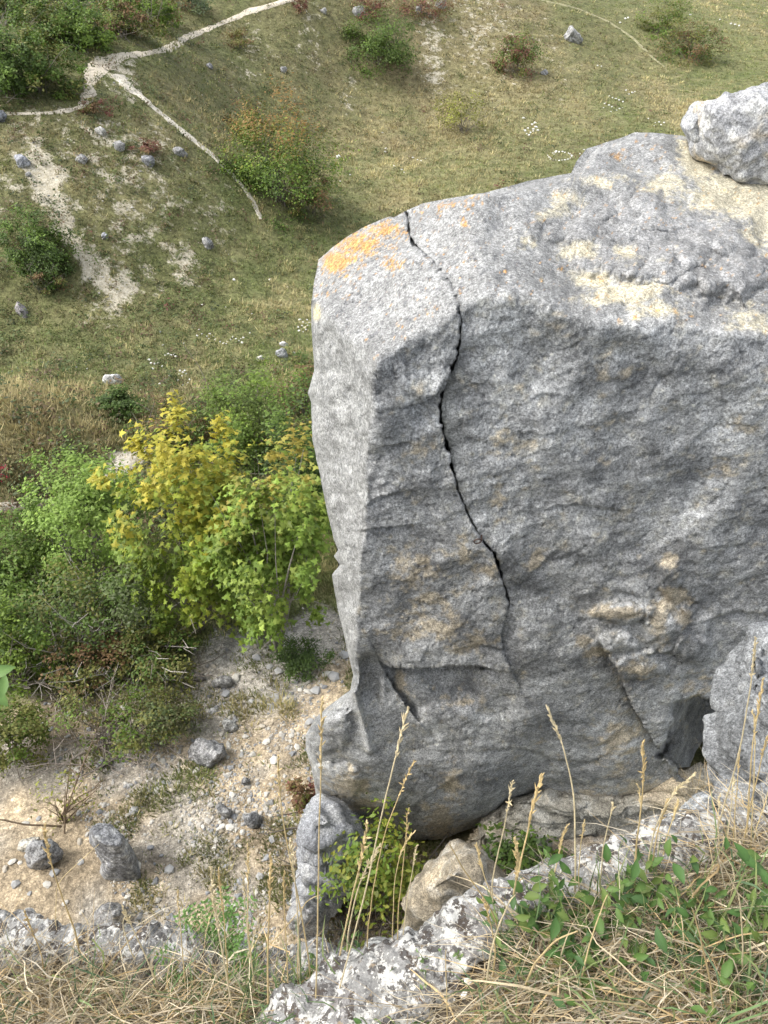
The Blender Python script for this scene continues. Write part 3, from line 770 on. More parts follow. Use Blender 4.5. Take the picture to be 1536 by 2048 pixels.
rock('foot_wall', [(940, 1740), (1000, 1700), (1120, 1680), (1260, 1690), (1380, 1660), (1460, 1640), (1480, 1720), (1380, 1800), (1200, 1840), (1000, 1820)], 5.0, .2,
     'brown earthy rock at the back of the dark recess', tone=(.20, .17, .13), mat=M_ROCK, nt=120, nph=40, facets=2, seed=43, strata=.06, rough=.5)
# grey outcrop at the right, nearer than the tower
rock('grey_outcrop', [(1536, 1250), (1490, 1285), (1450, 1312), (1432, 1345), (1436, 1372), (1428, 1400), (1440, 1420), (1446, 1450), (1436, 1475), (1448, 1500), (1436, 1530), (1422, 1555), (1420, 1600), (1400, 1660), (1400, 1760), (1560, 1850), (1800, 1800), (1900, 1550), (1800, 1300), (1660, 1220)],
     2.6, .55, 'smooth grey cracked outcrop at the right edge beside the dark cave', tone=(.20, .208, .212), mat=M_ROCK, nt=280, nph=130, facets=12, seed=52, rough=.6, pale=.18, strata=.05, cracks=.03, chunk=.10, tilt=-.12)
rock('grey_outcrop', [(1352, 1668), (1372, 1625), (1395, 1595), (1412, 1588), (1430, 1600), (1440, 1650), (1420, 1690), (1370, 1700)], 2.25, .16,
     'small grey rock wedge in front of the cracked outcrop', tone=(.27, .285, .295), mat=M_ROCK, nt=70, nph=36, seed=55, rough=.7, pale=.2)
# rocks in the gap below the tower
rock('gap_rock', [(615, 1612), (640, 1600), (668, 1615), (700, 1640), (720, 1690), (716, 1760), (680, 1790), (668, 1830), (640, 1850), (608, 1835), (602, 1780), (616, 1720), (608, 1660)], 4.9, .4,
     'tall fissured grey rock beneath the lower left of the tower', tone=(.27, .28, .295), mat=M_ROCK, nt=120, nph=64, seed=61, strata=.04, rough=.8, cracks=.01)
rock('gap_rock', [(580, 1830), (600, 1800), (640, 1795), (660, 1825), (655, 1860), (610, 1870), (582, 1860)], 4.3, .22, 'low grey rock at the foot of the fissured rock', tone=(.30, .30, .30), mat=M_ROCK, nt=60, nph=30, seed=63)
rock('brown_boulder', [(905, 1686), (884, 1700), (866, 1728), (838, 1765), (812, 1808), (806, 1870), (900, 1925), (1060, 1905), (1090, 1830), (1015, 1772), (965, 1728), (925, 1694)], 3.9, .30,
     'coarse tan boulder in the gap between ledge and tower', tone=(.27, .235, .175), mat=M_ROCK, nt=110, nph=56, seed=69, rough=.8, tan=.35, facets=2, block=.6)

def boulder(outline, label, bulge=None, seed=1, tone=(.27, .268, .262), pale=.28, group=None, name='boulder', sink=.2, nt=48, nph=24, tan=0.0, facets=14, rough=1.15, cat='boulder'):
    o = np.array(outline, float); x0, y0 = o.min(0); x1, y1 = o.max(0)
    g = hit((x0 + x1) / 2, y1 - (y1 - y0) * sink)
    wd = (x1 - x0) / F * slant(g)
    b = bulge or wd * .42
    c_ = o.mean(0); outline = c_ + (o - c_) * np.array([1.12, 1.12]) + np.array([0, 0.0])
    return rock(name, outline, g[1] + .28 * wd, b, label, cat, tone, M_BOULD, nt, nph, rough, 1.0, pale, facets, seed, tan=tan, group=group)

boulder([(188, 1665), (200, 1652), (222, 1655), (245, 1680), (262, 1705), (275, 1735), (298, 1768), (300, 1782), (270, 1784), (235, 1782), (205, 1770), (202, 1745), (210, 1725), (198, 1700), (186, 1690)],
        'tall leaning grey boulder standing on bare tan soil', bulge=.30, seed=74, nt=110, nph=60, tone=(.25, .255, .265), rough=.22, facets=3, pale=.4)
boulder([(378, 1500), (395, 1488), (430, 1486), (455, 1490), (460, 1505), (448, 1528), (430, 1540), (400, 1532), (385, 1520)], 'squat grey boulder on the middle of the rubble slope', seed=73, nt=70, nph=36, tone=(.27, .27, .27), pale=.25)
boulder([(48, 1700), (70, 1688), (100, 1695), (122, 1710), (118, 1735), (80, 1742), (52, 1730)], 'dark grey boulder at the left edge of the rubble', seed=75, tone=(.26, .26, .26))
boulder([(42, 1690), (55, 1680), (78, 1678), (84, 1688), (66, 1700), (48, 1708)], 'pale stone resting against the dark boulder at left', seed=76, tone=(.55, .52, .44), pale=.8, nt=30, nph=16)
boulder([(426, 1608), (440, 1606), (462, 1622), (472, 1634), (462, 1640), (440, 1628)], 'narrow tilted grey slab below the squat boulder', seed=77, nt=34, nph=18)
boulder([(488, 1632), (505, 1628), (524, 1640), (530, 1655), (512, 1658), (494, 1646)], 'dark wedge of stone next to the tilted slab', seed=78, tone=(.22, .225, .23), nt=34, nph=18)
boulder([(484, 1560), (492, 1554), (500, 1560), (500, 1575), (488, 1574)], 'small dark stone right of the squat boulder', seed=79, tone=(.19, .19, .19), nt=26, nph=14)
boulder([(418, 1366), (435, 1355), (466, 1356), (470, 1370), (450, 1378), (425, 1378)], 'flat grey slab at the edge of the shaded scree', seed=80, nt=40, nph=20)
boulder([(382, 1355), (396, 1346), (410, 1352), (408, 1368), (388, 1368)], 'brownish block left of the flat scree slab', seed=81, tone=(.24, .22, .20), nt=30, nph=16)
boulder([(354, 1352), (362, 1346), (373, 1352), (371, 1364), (358, 1364)], 'rounded small grey stone at the left end of the scree blocks', seed=82, tone=(.34, .34, .34), nt=26, nph=14)
boulder([(446, 1450), (456, 1438), (468, 1446), (474, 1460), (458, 1468), (448, 1462)], 'pale upright stone above the squat boulder', seed=83, tone=(.42, .42, .40), nt=30, nph=16)
boulder([(194, 1525), (202, 1518), (210, 1526), (206, 1540), (196, 1540)], 'dark upright stone under the twiggy shrub', seed=84, tone=(.2, .2, .2), nt=26, nph=14)
boulder([(196, 1836), (215, 1816), (240, 1818), (262, 1838), (250, 1860), (200, 1860)], 'grey stone just beyond the near left ledge', seed=85, nt=40, nph=20)
boulder([(1128, 62), (1136, 54), (1148, 56), (1164, 78), (1160, 92), (1140, 94), (1130, 82)], 'large grey boulder alone on the far brown slope', seed=86, nt=44, nph=22, pale=.6)
boulder([(1082, 142), (1092, 138), (1098, 148), (1088, 153), (1081, 150)], 'small grey stone below the lone far boulder', seed=87, nt=24, nph=12)
boulder([(705, 15), (720, 8), (736, 24), (738, 40), (722, 44), (708, 34)], 'grey boulder in heather at the top of the far slope', seed=88, nt=40, nph=20, pale=.6)
boulder([(832, 10), (842, 6), (846, 22), (840, 36), (832, 28)], 'narrow grey outcrop stone in the reddish heath', seed=89, nt=26, nph=14)
boulder([(872, 0), (890, -6), (895, 14), (884, 26), (874, 18)], 'pale blocky stone at the top edge above the heath', seed=90, nt=26, nph=14, pale=.7)
boulder([(284, 312), (296, 305), (306, 314), (309, 332), (298, 338), (286, 328)], 'dark grey rock on the chalky left slope below the trail', seed=91, nt=36, nph=18, tone=(.22, .225, .24))
boulder([(224, 288), (236, 282), (250, 288), (250, 304), (230, 306)], 'grey rock on the slope left of the dark one', seed=92, nt=30, nph=16)
boulder([(345, 298), (360, 294), (378, 306), (372, 318), (350, 312)], 'long grey rock just below the diagonal trail', seed=93, nt=30, nph=16)
boulder([(150, 318), (164, 308), (178, 318), (172, 332), (154, 330)], 'grey rock beside the chalk gully', seed=94, nt=30, nph=16, pale=.6)
boulder([(28, 315), (44, 306), (60, 318), (58, 338), (38, 342)], 'grey rock at the top of the chalk gully', seed=95, nt=34, nph=18, tone=(.3, .31, .34))
boulder([(50, 348), (58, 342), (64, 350), (58, 358)], 'small pale stone at the side of the chalk gully', seed=96, nt=22, nph=12)
boulder([(-10, 222), (4, 218), (12, 232), (8, 250), (-10, 252)], 'dark rock at the left edge beside the path', seed=97, nt=30, nph=16, tone=(.16, .17, .19))
boulder([(403, 478), (414, 474), (428, 490), (426, 503), (412, 500)], 'black and white rock at the foot of the left slope', seed=98, nt=32, nph=16, tone=(.17, .17, .18), pale=.9)
boulder([(200, 470), (210, 464), (218, 472), (212, 482)], 'blue grey rock right of the gully bush', seed=99, nt=24, nph=12, tone=(.3, .31, .34))
boulder([(24, 604), (36, 600), (52, 620), (60, 640), (48, 644), (34, 626)], 'long grey rock lying in the left grass', seed=100, nt=36, nph=18, tone=(.27, .25, .25))
boulder([(560, 684), (570, 682), (577, 692), (568, 696), (558, 690)], 'white stone above the grey meadow stone', seed=101, nt=26, nph=14, tone=(.62, .62, .6), pale=.8)
boulder([(552, 702), (564, 698), (577, 703), (576, 716), (562, 720), (553, 712)], 'grey meadow stone beside the white ones', seed=102, nt=28, nph=14, tone=(.3, .31, .32))
boulder([(511, 716), (520, 710), (529, 716), (526, 724), (516, 724)], 'white rounded stone left of the grey meadow stone', seed=103, nt=26, nph=14, tone=(.66, .64, .58), pale=.8)
boulder([(672, 312), (678, 308), (683, 313), (680, 320), (673, 319)], 'single white stone in the meadow right of the big bush', seed=104, nt=20, nph=12, tone=(.7, .7, .68), pale=.9)
boulder([(210, 752), (228, 748), (245, 756), (240, 772), (220, 776), (206, 766)], 'pale chalk rock half sunk in the meadow', seed=105, nt=28, nph=14, tone=(.46, .46, .45), pale=.8, facets=4, bulge=.1)
boulder([(412, 128), (420, 124), (428, 132), (424, 142), (414, 140)], 'dark stone on the slope under the upper path', seed=106, nt=22, nph=12, tone=(.2, .2, .22), pale=.7)
boulder([(560, 132), (568, 130), (576, 142), (568, 150), (560, 142)], 'grey stone in the middle of the far left slope', seed=107, nt=22, nph=12)
boulder([(190, 258), (204, 250), (216, 262), (208, 276), (196, 272)], 'chalky white rock under the path bend', seed=108, nt=24, nph=12, tone=(.46, .45, .42), pale=.7)
boulder([(640, 20), (650, 14), (656, 24), (648, 32)], 'pale stone left of the boulder in heather', seed=109, nt=20, nph=12, pale=.8)

# ------------------------------------------------------------------ laid and scattered stones
def stone_mesh(seed, tone):
    rg = np.random.default_rng(seed)
    t = (1 + 5 ** .5) / 2
    V = np.array([(-1, t, 0), (1, t, 0), (-1, -t, 0), (1, -t, 0), (0, -1, t), (0, 1, t), (0, -1, -t), (0, 1, -t), (t, 0, -1), (t, 0, 1), (-t, 0, -1), (-t, 0, 1)], float)
    V /= np.linalg.norm(V[0]); V *= rg.uniform(.7, 1.2, (12, 1)); V *= np.array([1, rg.uniform(.6, .9), rg.uniform(.4, .65)]) * .5
    Fc = np.array([(0, 11, 5), (0, 5, 1), (0, 1, 7), (0, 7, 10), (0, 10, 11), (1, 5, 9), (5, 11, 4), (11, 10, 2), (10, 7, 6), (7, 1, 8), (3, 9, 4), (3, 4, 2), (3, 2, 6), (3, 6, 8), (3, 8, 9), (4, 9, 5), (2, 4, 11), (6, 2, 10), (8, 6, 7), (9, 8, 1)])
    return V, Fc, np.tile(C(*tone), (12, 1)) * rg.uniform(.9, 1.1, (12, 1))

def stone_me(seed, tone, nm='stone'):
    V, Fc, c = stone_mesh(seed, tone)
    return mesh_data(nm, V, Fc, M_PEB, c, False)
WHITE = [stone_me(s, (.66, .65, .61)) for s in range(5)]

def lay(px, py, size_px, label, group, me):
    p = hit(px, py); s = size_px / F * slant(p)
    o = link('white_stone', me, label=label, cat='stone', group=group)
    o.location = (p[0], p[1], p[2] + s * .12); o.scale = (s, s, s)
    o.rotation_euler = (random.uniform(-.2, .2), random.uniform(-.2, .2), random.uniform(0, 6.28))
    return o

def laid(pts, size, label, group):
    for k, (a, b) in enumerate(pts):
        lay(a, b, size * random.uniform(.75, 1.35), label, group, WHITE[random.randrange(5)])

ring = [(1120 + 24 * math.cos(t) + random.uniform(-1, 1), 313 + 8.5 * math.sin(t) + random.uniform(-.8, .8)) for t in np.linspace(0, 6.28, 24)[:-1] if not 3.5 < t < 3.9] + [(1106, 306), (1112, 303), (1108, 309)]
laid(ring, 5.0, 'small white stone of the closed ring laid out on the green meadow', 'stones of the laid ring')
laid([(1050, 262), (1056, 257), (1061, 266), (1067, 259), (1072, 255), (1064, 250), (1076, 261), (1058, 271), (1053, 268), (1047, 237), (1070, 247), (1066, 263)], 7.5, 'white stone in the loose heap on the straw coloured meadow', 'stones of the loose heap')
laid([(1218, 193), (1225, 196), (1232, 198), (1238, 201), (1246, 204), (1210, 208), (1218, 211), (1224, 214), (1233, 221), (1239, 218), (1245, 216), (1222, 224), (1258, 189), (1264, 186), (1270, 184), (1252, 181), (1207, 216)], 4.6, 'small white stone of the broken lines laid on the far meadow', 'stones of the far lines')
laid([(1168, 300), (1172, 306), (1166, 312), (1174, 310), (1178, 304), (1160, 308)], 4.6, 'small white stone right of the laid ring by the tower top', 'stones beside the ring')
laid([(1296, 238), (1310, 246), (1318, 245), (1322, 250), (1328, 246), (1308, 252)], 4.4, 'small white stone near the tower top right edge', 'stones near the tower top')
laid([(398, 660), (404, 668), (414, 673), (420, 668), (427, 674), (432, 678), (440, 684), (447, 687), (454, 684), (461, 680), (466, 674), (472, 678), (478, 682), (484, 686), (482, 678), (418, 678), (430, 681), (394, 672), (452, 688), (487, 676)], 5.6, 'small white stone of the wavy line laid on the near meadow', 'stones of the wavy line')
laid([(298, 720), (302, 727), (310, 728), (318, 726), (325, 733), (305, 738), (330, 712), (336, 708), (342, 711), (348, 709), (352, 714), (360, 742), (366, 745), (370, 742), (358, 750), (364, 752), (372, 748), (338, 744), (330, 758), (320, 768), (376, 766), (380, 760), (356, 762), (326, 690), (368, 687), (340, 752)], 6.2, 'white stone of the scattered cluster on the near meadow', 'stones of the scattered cluster')
laid([(600, 640), (606, 645), (612, 648), (604, 652), (610, 656), (616, 652), (598, 662), (606, 664), (614, 640), (619, 646), (612, 660), (596, 655)], 5.8, 'white stone of the patch against the left edge of the tower', 'stones by the tower edge')
laid([(804, 340), (808, 345), (772, 298), (770, 304), (818, 314), (826, 316), (835, 320), (788, 332), (842, 322), (700, 350), (765, 266)], 5.2, 'single white stone scattered over the dry middle meadow', 'stray stones of the middle meadow')
laid([(1195, 132), (1202, 133), (1440, 40), (1470, 50), (1478, 52), (1250, 38), (1256, 36), (1420, 62), (1462, 48), (1240, 46), (1380, 30)], 6.0, 'white stone lying far off near the top right', 'stray stones far off')
laid([(503, 628), (404, 610), (500, 666), (468, 560), (540, 560), (588, 706), (175, 738), (282, 780), (198, 778)], 6.5, 'single white stone in the grass of the near meadow', 'stray stones of the near meadow')

def cloud_of_stones(n, dlo, dhi, slo, shi, test, smin, smax_, seed, tones):
    """many stones as one mesh; drawn where test(x, y) allows"""
    rg = np.random.default_rng(seed)
    d = np.exp(rg.uniform(math.log(dlo), math.log(dhi), n)); s = rg.uniform(slo, shi, n)
    x = d * s; y = d
    k = rg.uniform(0, 1, n) < test(x, y); x, y = x[k], y[k]; n = len(x)
    z = height(x, y)
    size = smin * (1 - rg.uniform(0, 1, n) * (1 - (smin / smax_) ** 1.7)) ** (-1 / 1.7)
    base = [stone_mesh(s_, (1, 1, 1)) for s_ in range(6)]
    Vb = np.stack([b[0] for b in base]); Fb = base[0][1]
    pick = rg.integers(0, 6, n); th = rg.uniform(0, 6.28, n)
    V = Vb[pick] * size[:, None, None]
    c, s_ = np.cos(th)[:, None], np.sin(th)[:, None]
    V = np.stack([V[..., 0] * c - V[..., 1] * s_ + x[:, None], V[..., 0] * s_ + V[..., 1] * c + y[:, None], V[..., 2] + z[:, None] + .1 * size[:, None]], -1)
    tn = np.array(tones)[rg.integers(0, len(tones), n)] * rg.uniform(.8, 1.15, (n, 1))
    Fa = (Fb[None] + 12 * np.arange(n)[:, None, None]).reshape(-1, 3)
    return V.reshape(-1, 3), Fa, np.repeat(tn, 12, 0)

TONES = [(.42, .40, .36), (.37, .35, .31), (.29, .29, .28), (.50, .48, .43), (.36, .31, .23), (.23, .235, .24)]
V, Fc, cc = cloud_of_stones(40000, 3.6, 13.5, -.75, .2, lambda x, y: cover(x, y)['rubble'] * np.clip(.32 + 1.1 * fbm(np.stack([x, y, 0 * x], -1), 1.0, 3, 55), .06, 1), .025, .14, 3, TONES)
mesh('scree', V, Fc, M_PEB, cc, False, kind='stuff', label='pale limestone scree spread over the rubble floor', cat='scree')
V, Fc, cc = cloud_of_stones(30000, 14, 70, -.75, .75, lambda x, y: cover(x, y)['chalk'] * .8 + .012 + .05 * np.clip(cover(x, y)['brown'], 0, 1), .03, .17, 4, TONES[:4])
mesh('chalk_chips', V, Fc, M_PEB, cc, False, kind='stuff', label='pale chalk chips strewn over bare patches of the slopes', cat='scree')
GREY = [stone_me(20 + s, t, 'rubble') for s, t in enumerate(((.5, .48, .43), (.36, .36, .35), (.29, .295, .3), (.44, .4, .33), (.58, .56, .5)))]
big = 0
while big < 110:
    a = random.uniform(0, 690); b = random.uniform(1290, 1850)
    p = hit(a, b)
    if cover(p[0], p[1])['rubble'] < .5: continue
    s = random.uniform(11, 24) ** 1.0 / F * slant(p) * (1.25 if b < 1420 and a > 330 else 1)
    kind_ = random.randrange(5)
    mark = min(((242, 1720, 'the tall leaning boulder'), (420, 1512, 'the squat boulder'), (85, 1712, 'the dark boulder at the left edge'), (480, 1635, 'the tilted slab'), (445, 1366, 'the flat scree slab'), (600, 1320, 'the juniper under the slender maple'), (210, 1480, 'the fan of grey twigs'), (125, 1600, 'the yellowing sapling'), (620, 1600, 'the dark red shrub'), (560, 1460, 'the sandy slope by the tower foot'), (330, 1600, 'the grassy middle of the rubble'), (380, 1800, 'the near left ledge'), (560, 1760, 'the fissured rock under the tower')), key=lambda m_: (m_[0] - a) ** 2 + (m_[1] - b) ** 2)[2]
    o = link('rubble_stone', GREY[kind_], label=('cream', 'mid grey', 'dark grey', 'tan', 'whitish')[kind_] + ' loose rubble stone close to ' + mark, cat='stone', group='loose rubble stones')
    o.location = (p[0], p[1], p[2] + s * .1); o.scale = (s, s, s * random.uniform(.7, 1.1)); o.rotation_euler = (random.uniform(-.3, .3), random.uniform(-.3, .3), random.uniform(0, 6.28))
    big += 1

# ------------------------------------------------------------------ meadow grass
def meadow(n, dlo, dhi, slo, shi, seed):
    rg = np.random.default_rng(seed)
    d = np.exp(rg.uniform(math.log(dlo), math.log(dhi), n)); s = rg.uniform(slo, shi, n)
    x = d * s; y = d
    w = cover(x, y)
    tuft = sstep(.0, .4, fbm(np.stack([x, y, 0 * x], -1), .9, 3, 222))
    bare = np.clip(w['chalk'] * .9 + w['rubble'] * (.98 - .62 * tuft), 0, .99)
    k = rg.uniform(0, 1, n) > bare
    x, y = x[k], y[k]; w = {q: v[k] for q, v in w.items()}; n = len(x)
    z = height(x, y)
    tot = .35 + w['green'] + w['straw'] + w['brown'] + w['herb']
    # each tuft takes one kind
    r = rg.uniform(0, 1, n) * tot
    kind = np.zeros(n, int); acc = np.full(n, .35)
    for i, q in enumerate(('green', 'straw', 'brown', 'herb')):
        kind[r > acc] = i + 1; acc = acc + w[q]
    ctab = np.array([(.23, .235, .09), (.15, .21, .055), (.50, .42, .22), (.21, .165, .095), (.105, .135, .045)])
    htab = np.array([.10, .085, .17, .12, .11])
    col = ctab[kind] * rg.uniform(.7, 1.3, (n, 1))
    loc_ = turf_colour(w) * 1.25
    mot = (1 + .45 * fbm(np.stack([x, y, 0 * x], -1), .9, 3, 231))[:, None]
    col = (col * .5 + loc_ * .5) * mot
    B = 5
    ht = htab[kind][:, None] * mot ** 1.0 * rg.uniform(.5, 1.25, (n, B)) * (1 + .35 * (kind == 2) * w['straw'])[:, None]
    dist = np.hypot(x, y)[:, None]
    wd = (.008 + .00052 * dist) * rg.uniform(.7, 1.3, (n, B))
    a = rg.uniform(0, 6.28, (n, B)); lean = rg.uniform(.15, .9, (n, B)); sp = rg.uniform(0, .12, (n, B)) * (.6 + .03 * dist)
    bx = x[:, None] + np.cos(a) * sp; by = y[:, None] + np.sin(a) * sp
    bz = np.repeat(z[:, None], B, 1) - .015
    tx = bx + np.cos(a) * ht * lean; ty = by + np.sin(a) * ht * lean; tz = bz + ht * np.sqrt(np.clip(1.1 - lean ** 2, .15, 1))
    q = a + math.pi / 2 + rg.uniform(-.6, .6, (n, B))
    dx, dy = np.cos(q) * wd, np.sin(q) * wd
    V = np.stack([np.stack([bx - dx, by - dy, bz], -1), np.stack([bx + dx, by + dy, bz], -1), np.stack([tx, ty, tz], -1)], 2)
    m = n * B
    cc = np.repeat(col[:, None], B, 1) * rg.uniform(.8, 1.2, (n, B, 1))
    return V.reshape(-1, 3), np.arange(m * 3).reshape(-1, 3), np.repeat(cc.reshape(-1, 3), 3, 0)

V, Fc, cc = meadow(140000, 11.5, 105, -.75, .72, 5)
mesh('meadow_grass', V, Fc, M_GRASS, cc, False, kind='stuff', label='mixed green and straw coloured meadow grass', cat='grass')
V, Fc, cc = meadow(34000, 3.8, 13.5, -.72, .15, 6)
mesh('rubble_grass', V, Fc, M_GRASS, cc, False, kind='stuff', label='sparse grass tufts between the rubble', cat='grass')

# ------------------------------------------------------------------ shrubs and trees
RHOMB = (np.array([(0, -.5), (.28, -.05), (0, .5), (-.28, -.05)]), np.array([(0, 1, 2), (0, 2, 3)]))
_ma = []
for i, (r, t) in enumerate([(.12, -90), (.40, -38), (.22, -22), (.50, 8), (.25, 40), (.34, 62), (.62, 90), (.34, 118), (.25, 140), (.50, 172), (.22, 202), (.40, 218)]):
    _ma.append((r * math.cos(math.radians(t)), r * math.sin(math.radians(t))))
_ma.append((0, .05))
MAPLE = (np.array(_ma), np.array([(i, (i + 1) % 12, 12) for i in range(12)]))
OVATE = (np.array([(0, -.5), (.17, -.25), (.23, .02), (.13, .3), (0, .5), (-.13, .3), (-.23, .02), (-.17, -.25)]), np.array([(0, 1, 7), (1, 2, 6), (1, 6, 7), (2, 3, 5), (2, 5, 6), (3, 4, 5)]))

def leaf_cloud(P, Nn, size, col, shape, rg, fold=.12):
    k = len(P); pts, tri = shape
    r = rg.normal(size=(k, 3))
    u = np.cross(Nn, r); u /= np.linalg.norm(u, axis=1, keepdims=True) + 1e-9
    v = np.cross(Nn, u)
    z = -np.abs(pts[:, 0]) * fold * 2 - pts[:, 1] ** 2 * fold
    V = P[:, None] + size[:, None, None] * (pts[None, :, :1] * u[:, None] + pts[None, :, 1:] * v[:, None] + z[None, :, None] * -Nn[:, None] * -1)
    T = (tri[None] + len(pts) * np.arange(k)[:, None, None]).reshape(-1, 3)
    return V.reshape(-1, 3), T, np.repeat(col, len(pts), 0)

def crown(rg, R, nclump, nleaf, spread=.24, low=-.75, shell=.45):
    R = np.array(R, float)
    d = rg.normal(size=(nclump * 3, 3)); d /= np.linalg.norm(d, axis=1, keepdims=True); d = d[d[:, 2] > low][:nclump]
    lum = 1 + .42 * noise(d * 1.9 + rg.uniform(0, 50), 1.0, 3)
    rad = rg.uniform(.0, 1, len(d)) ** shell * lum
    c = d * rad[:, None]
    pk = rg.integers(0, len(c), nleaf)
    off = rg.normal(size=(nleaf, 3)) * spread * rg.uniform(.5, 1.1, len(c))[pk][:, None] * np.array([1, 1, .7])
    p = c[pk] + off
    out = p / (np.linalg.norm(p, axis=1, keepdims=True) + 1e-9)
    N = out * .55 + np.array([0, 0, .75]) + rg.normal(size=p.shape) * .42
    N /= np.linalg.norm(N, axis=1, keepdims=True)
    return c * R, p * R, N, pk

def shrub(name, box, label, cat='bush', cols=((.07, .105, .028),), nleaf=2600, leaf=.06, nclump=46, seed=1, tree=False, base_px=None, leaf_shape=RHOMB, stems=9, tips=None, depth_off=0.0, group=None, spread=.24, twigs=0, stem_col=(.17, .15, .125), parts=0, gap=1.0, deep=1.0, shell=.45):
    rg = np.random.default_rng(seed)
    if leaf_shape is RHOMB and nleaf > 400: nleaf = int(nleaf * 1.33); leaf *= 1.3; nclump = int(nclump * 1.15); spread *= .72
    x0, y0, x1, y1 = box; xc, yc = (x0 + x1) / 2, (y0 + y1) / 2
    bx, by = base_px or (xc, y1 - .14 * (y1 - y0))
    g = hit(bx, by)
    sl = slant(g)
    ctr = at(xc, yc, g[1] + depth_off); sl = slant(ctr)
    thv = math.atan2(CZ - ctr[2], ctr[1])
    rx = (x1 - x0) / 2 / F * sl; h = (y1 - y0) / 2 / F * sl
    ry = rx * .9 * deep
    rz = math.sqrt(max(h * h - (ry * math.sin(thv)) ** 2, (.55 * h) ** 2)) / math.cos(thv)
    ry = min(ry, h * 1.0 / math.sin(thv) if thv > .2 else ry)
    cl, P, N, pk = crown(rg, (rx, ry, rz), nclump, nleaf, spread, shell=shell)
    P = P * 1.12
    P = P + ctr; cl = cl * .95 + ctr
    gz = height(P[:, 0], P[:, 1])
    P[:, 2] = np.maximum(P[:, 2], gz + .03 + .1 * rg.uniform(0, 1, len(P)))
    cols = np.array(cols, float)
    cc = cols[rg.integers(0, len(cols), nclump + 400)][pk] * rg.uniform(.7, 1.35, (len(P), 1)) * rg.uniform(.82, 1.2, (nclump + 400))[pk][:, None]
    alt = cols[rg.integers(0, len(cols), len(P))]; m = rg.uniform(0, 1, (len(P), 1)) < .3
    cc = np.where(m, alt, cc)
    if tips is not None:      # autumn colour on the upper, outer shoots
        hgt = (P[:, 2] - ctr[2]) / rz
        tp = sstep(tips[3], tips[4], hgt + rg.normal(size=len(P)) * .25 + .35 * noise(P, .8, seed))[:, None] * tips[5]
        cc = cc * (1 - tp) + np.array(tips[:3]) * rg.uniform(.75, 1.25, (len(P), 1)) * tp
    size = leaf * rg.uniform(.6, 1.35, len(P))
    root = bpy.data.objects.new(name, None); COL.objects.link(root); root.location = [float(v) for v in g]
    root.empty_display_size = .2
    root['label'] = label; root['category'] = cat
    if group: root['group'] = group
    npart = 0
    if parts:
        # the leaves nearest to the eye are single leaves
        k = np.argsort(slant(P) - .0)[:parts * 3]; k = rg.choice(k, parts, replace=False)
        pts, tri = leaf_shape
        z = -np.abs(pts[:, 0]) * .24 - pts[:, 1] ** 2 * .12
        L3 = np.concatenate([pts, z[:, None]], 1)
        mes = []
        for q in range(6):
            cq = cc[rg.choice(k)]
            mes.append(mesh_data('leaf', L3, tri, M_LEAF, np.tile(cq, (len(L3), 1)), False))
        from mathutils import Vector
        for i in k:
            o = link('leaf', mes[int(rg.integers(0, 6))], parent=root)
            o.location = [float(v) for v in (P[i] - g)]
            o.rotation_mode = 'QUATERNION'
            o.rotation_quaternion = Vector([float(v) for v in N[i]]).to_track_quat('Z', 'Y')
            o.scale = (float(size[i]),) * 3
        keep = np.ones(len(P), bool); keep[k] = False
        P, N, size, cc = P[keep], N[keep], size[keep], cc[keep]
    V, T, c3 = leaf_cloud(P, N, size, cc, leaf_shape, rg)
    cr = mesh('crown' if tree else 'foliage', V - g, T, M_LEAF, c3, False, parent=root)
    if parts: cr['kind'] = 'stuff'
    br = []
    sel = rg.choice(len(cl), min(stems, len(cl)), replace=False)
    for i, q in enumerate(sel):
        a = g + np.array([rg.normal() * rx * .08, rg.normal() * rx * .08, -.08]) * (0.3 if tree else 1)
        b = cl[q]; m1 = a + (b - a) * .4 + np.array([0, 0, .18 * rz]) + rg.normal(size=3) * rx * .08
        m2 = a + (b - a) * .72 + rg.normal(size=3) * rx * .07 + np.array([0, 0, .1 * rz])
        pp = np.array([a, a * .5 + m1 * .5 + rg.normal(size=3) * .03 * rx, m1, m2, b])
        r0 = (.035 if tree else .014) * max(rx, .5) ** .7
        br.append(tube(pp, r0 * np.array([1, .85, .65, .42, .15]), 5))
        for _ in range(2):
            e = m2 + rg.normal(size=3) * np.array([rx, ry, rz]) * .4
            br.append(tube(np.array([m1, (m1 + e) / 2 + rg.normal(size=3) * .05 * rx, e]), r0 * np.array([.4, .28, .1]), 4))
    for i in range(twigs):    # bare grey shoots that stick out
        a = g + rg.normal(size=3) * np.array([rx, ry, 0]) * .35
        d = rg.normal(size=3) * np.array([.8, .8, .35]) + np.array([0, -.25, .75])
        e = a + d / np.linalg.norm(d) * rg.uniform(.8, 1.6) * max(rz, rx) * 1.45
        pp = np.array([a, a * .6 + e * .4 + rg.normal(size=3) * .06 * rx, a * .25 + e * .75 + rg.normal(size=3) * .07 * rx, e])
        br.append(tube(pp, .017 * np.array([1, .8, .5, .25]), 4))
        for _ in range(3):
            t = rg.uniform(.35, .9); s_ = a + (e - a) * t; f = s_ + rg.normal(size=3) * .25 * rx + np.array([0, 0, .08])
            br.append(tube(np.array([s_, (s_ + f) / 2 + rg.normal(size=3) * .02, f]), .009 * np.array([1, .7, .3]), 3))
    V, Q = join([(v, q) for v, q in br if True]) if len({q.shape[1] for _, q in br}) == 1 else (None, None)
    mesh('trunk' if tree else 'stems', V - g, Q, M_BARK, np.tile(C(*stem_col), (len(V), 1)), True, parent=root)
    return root

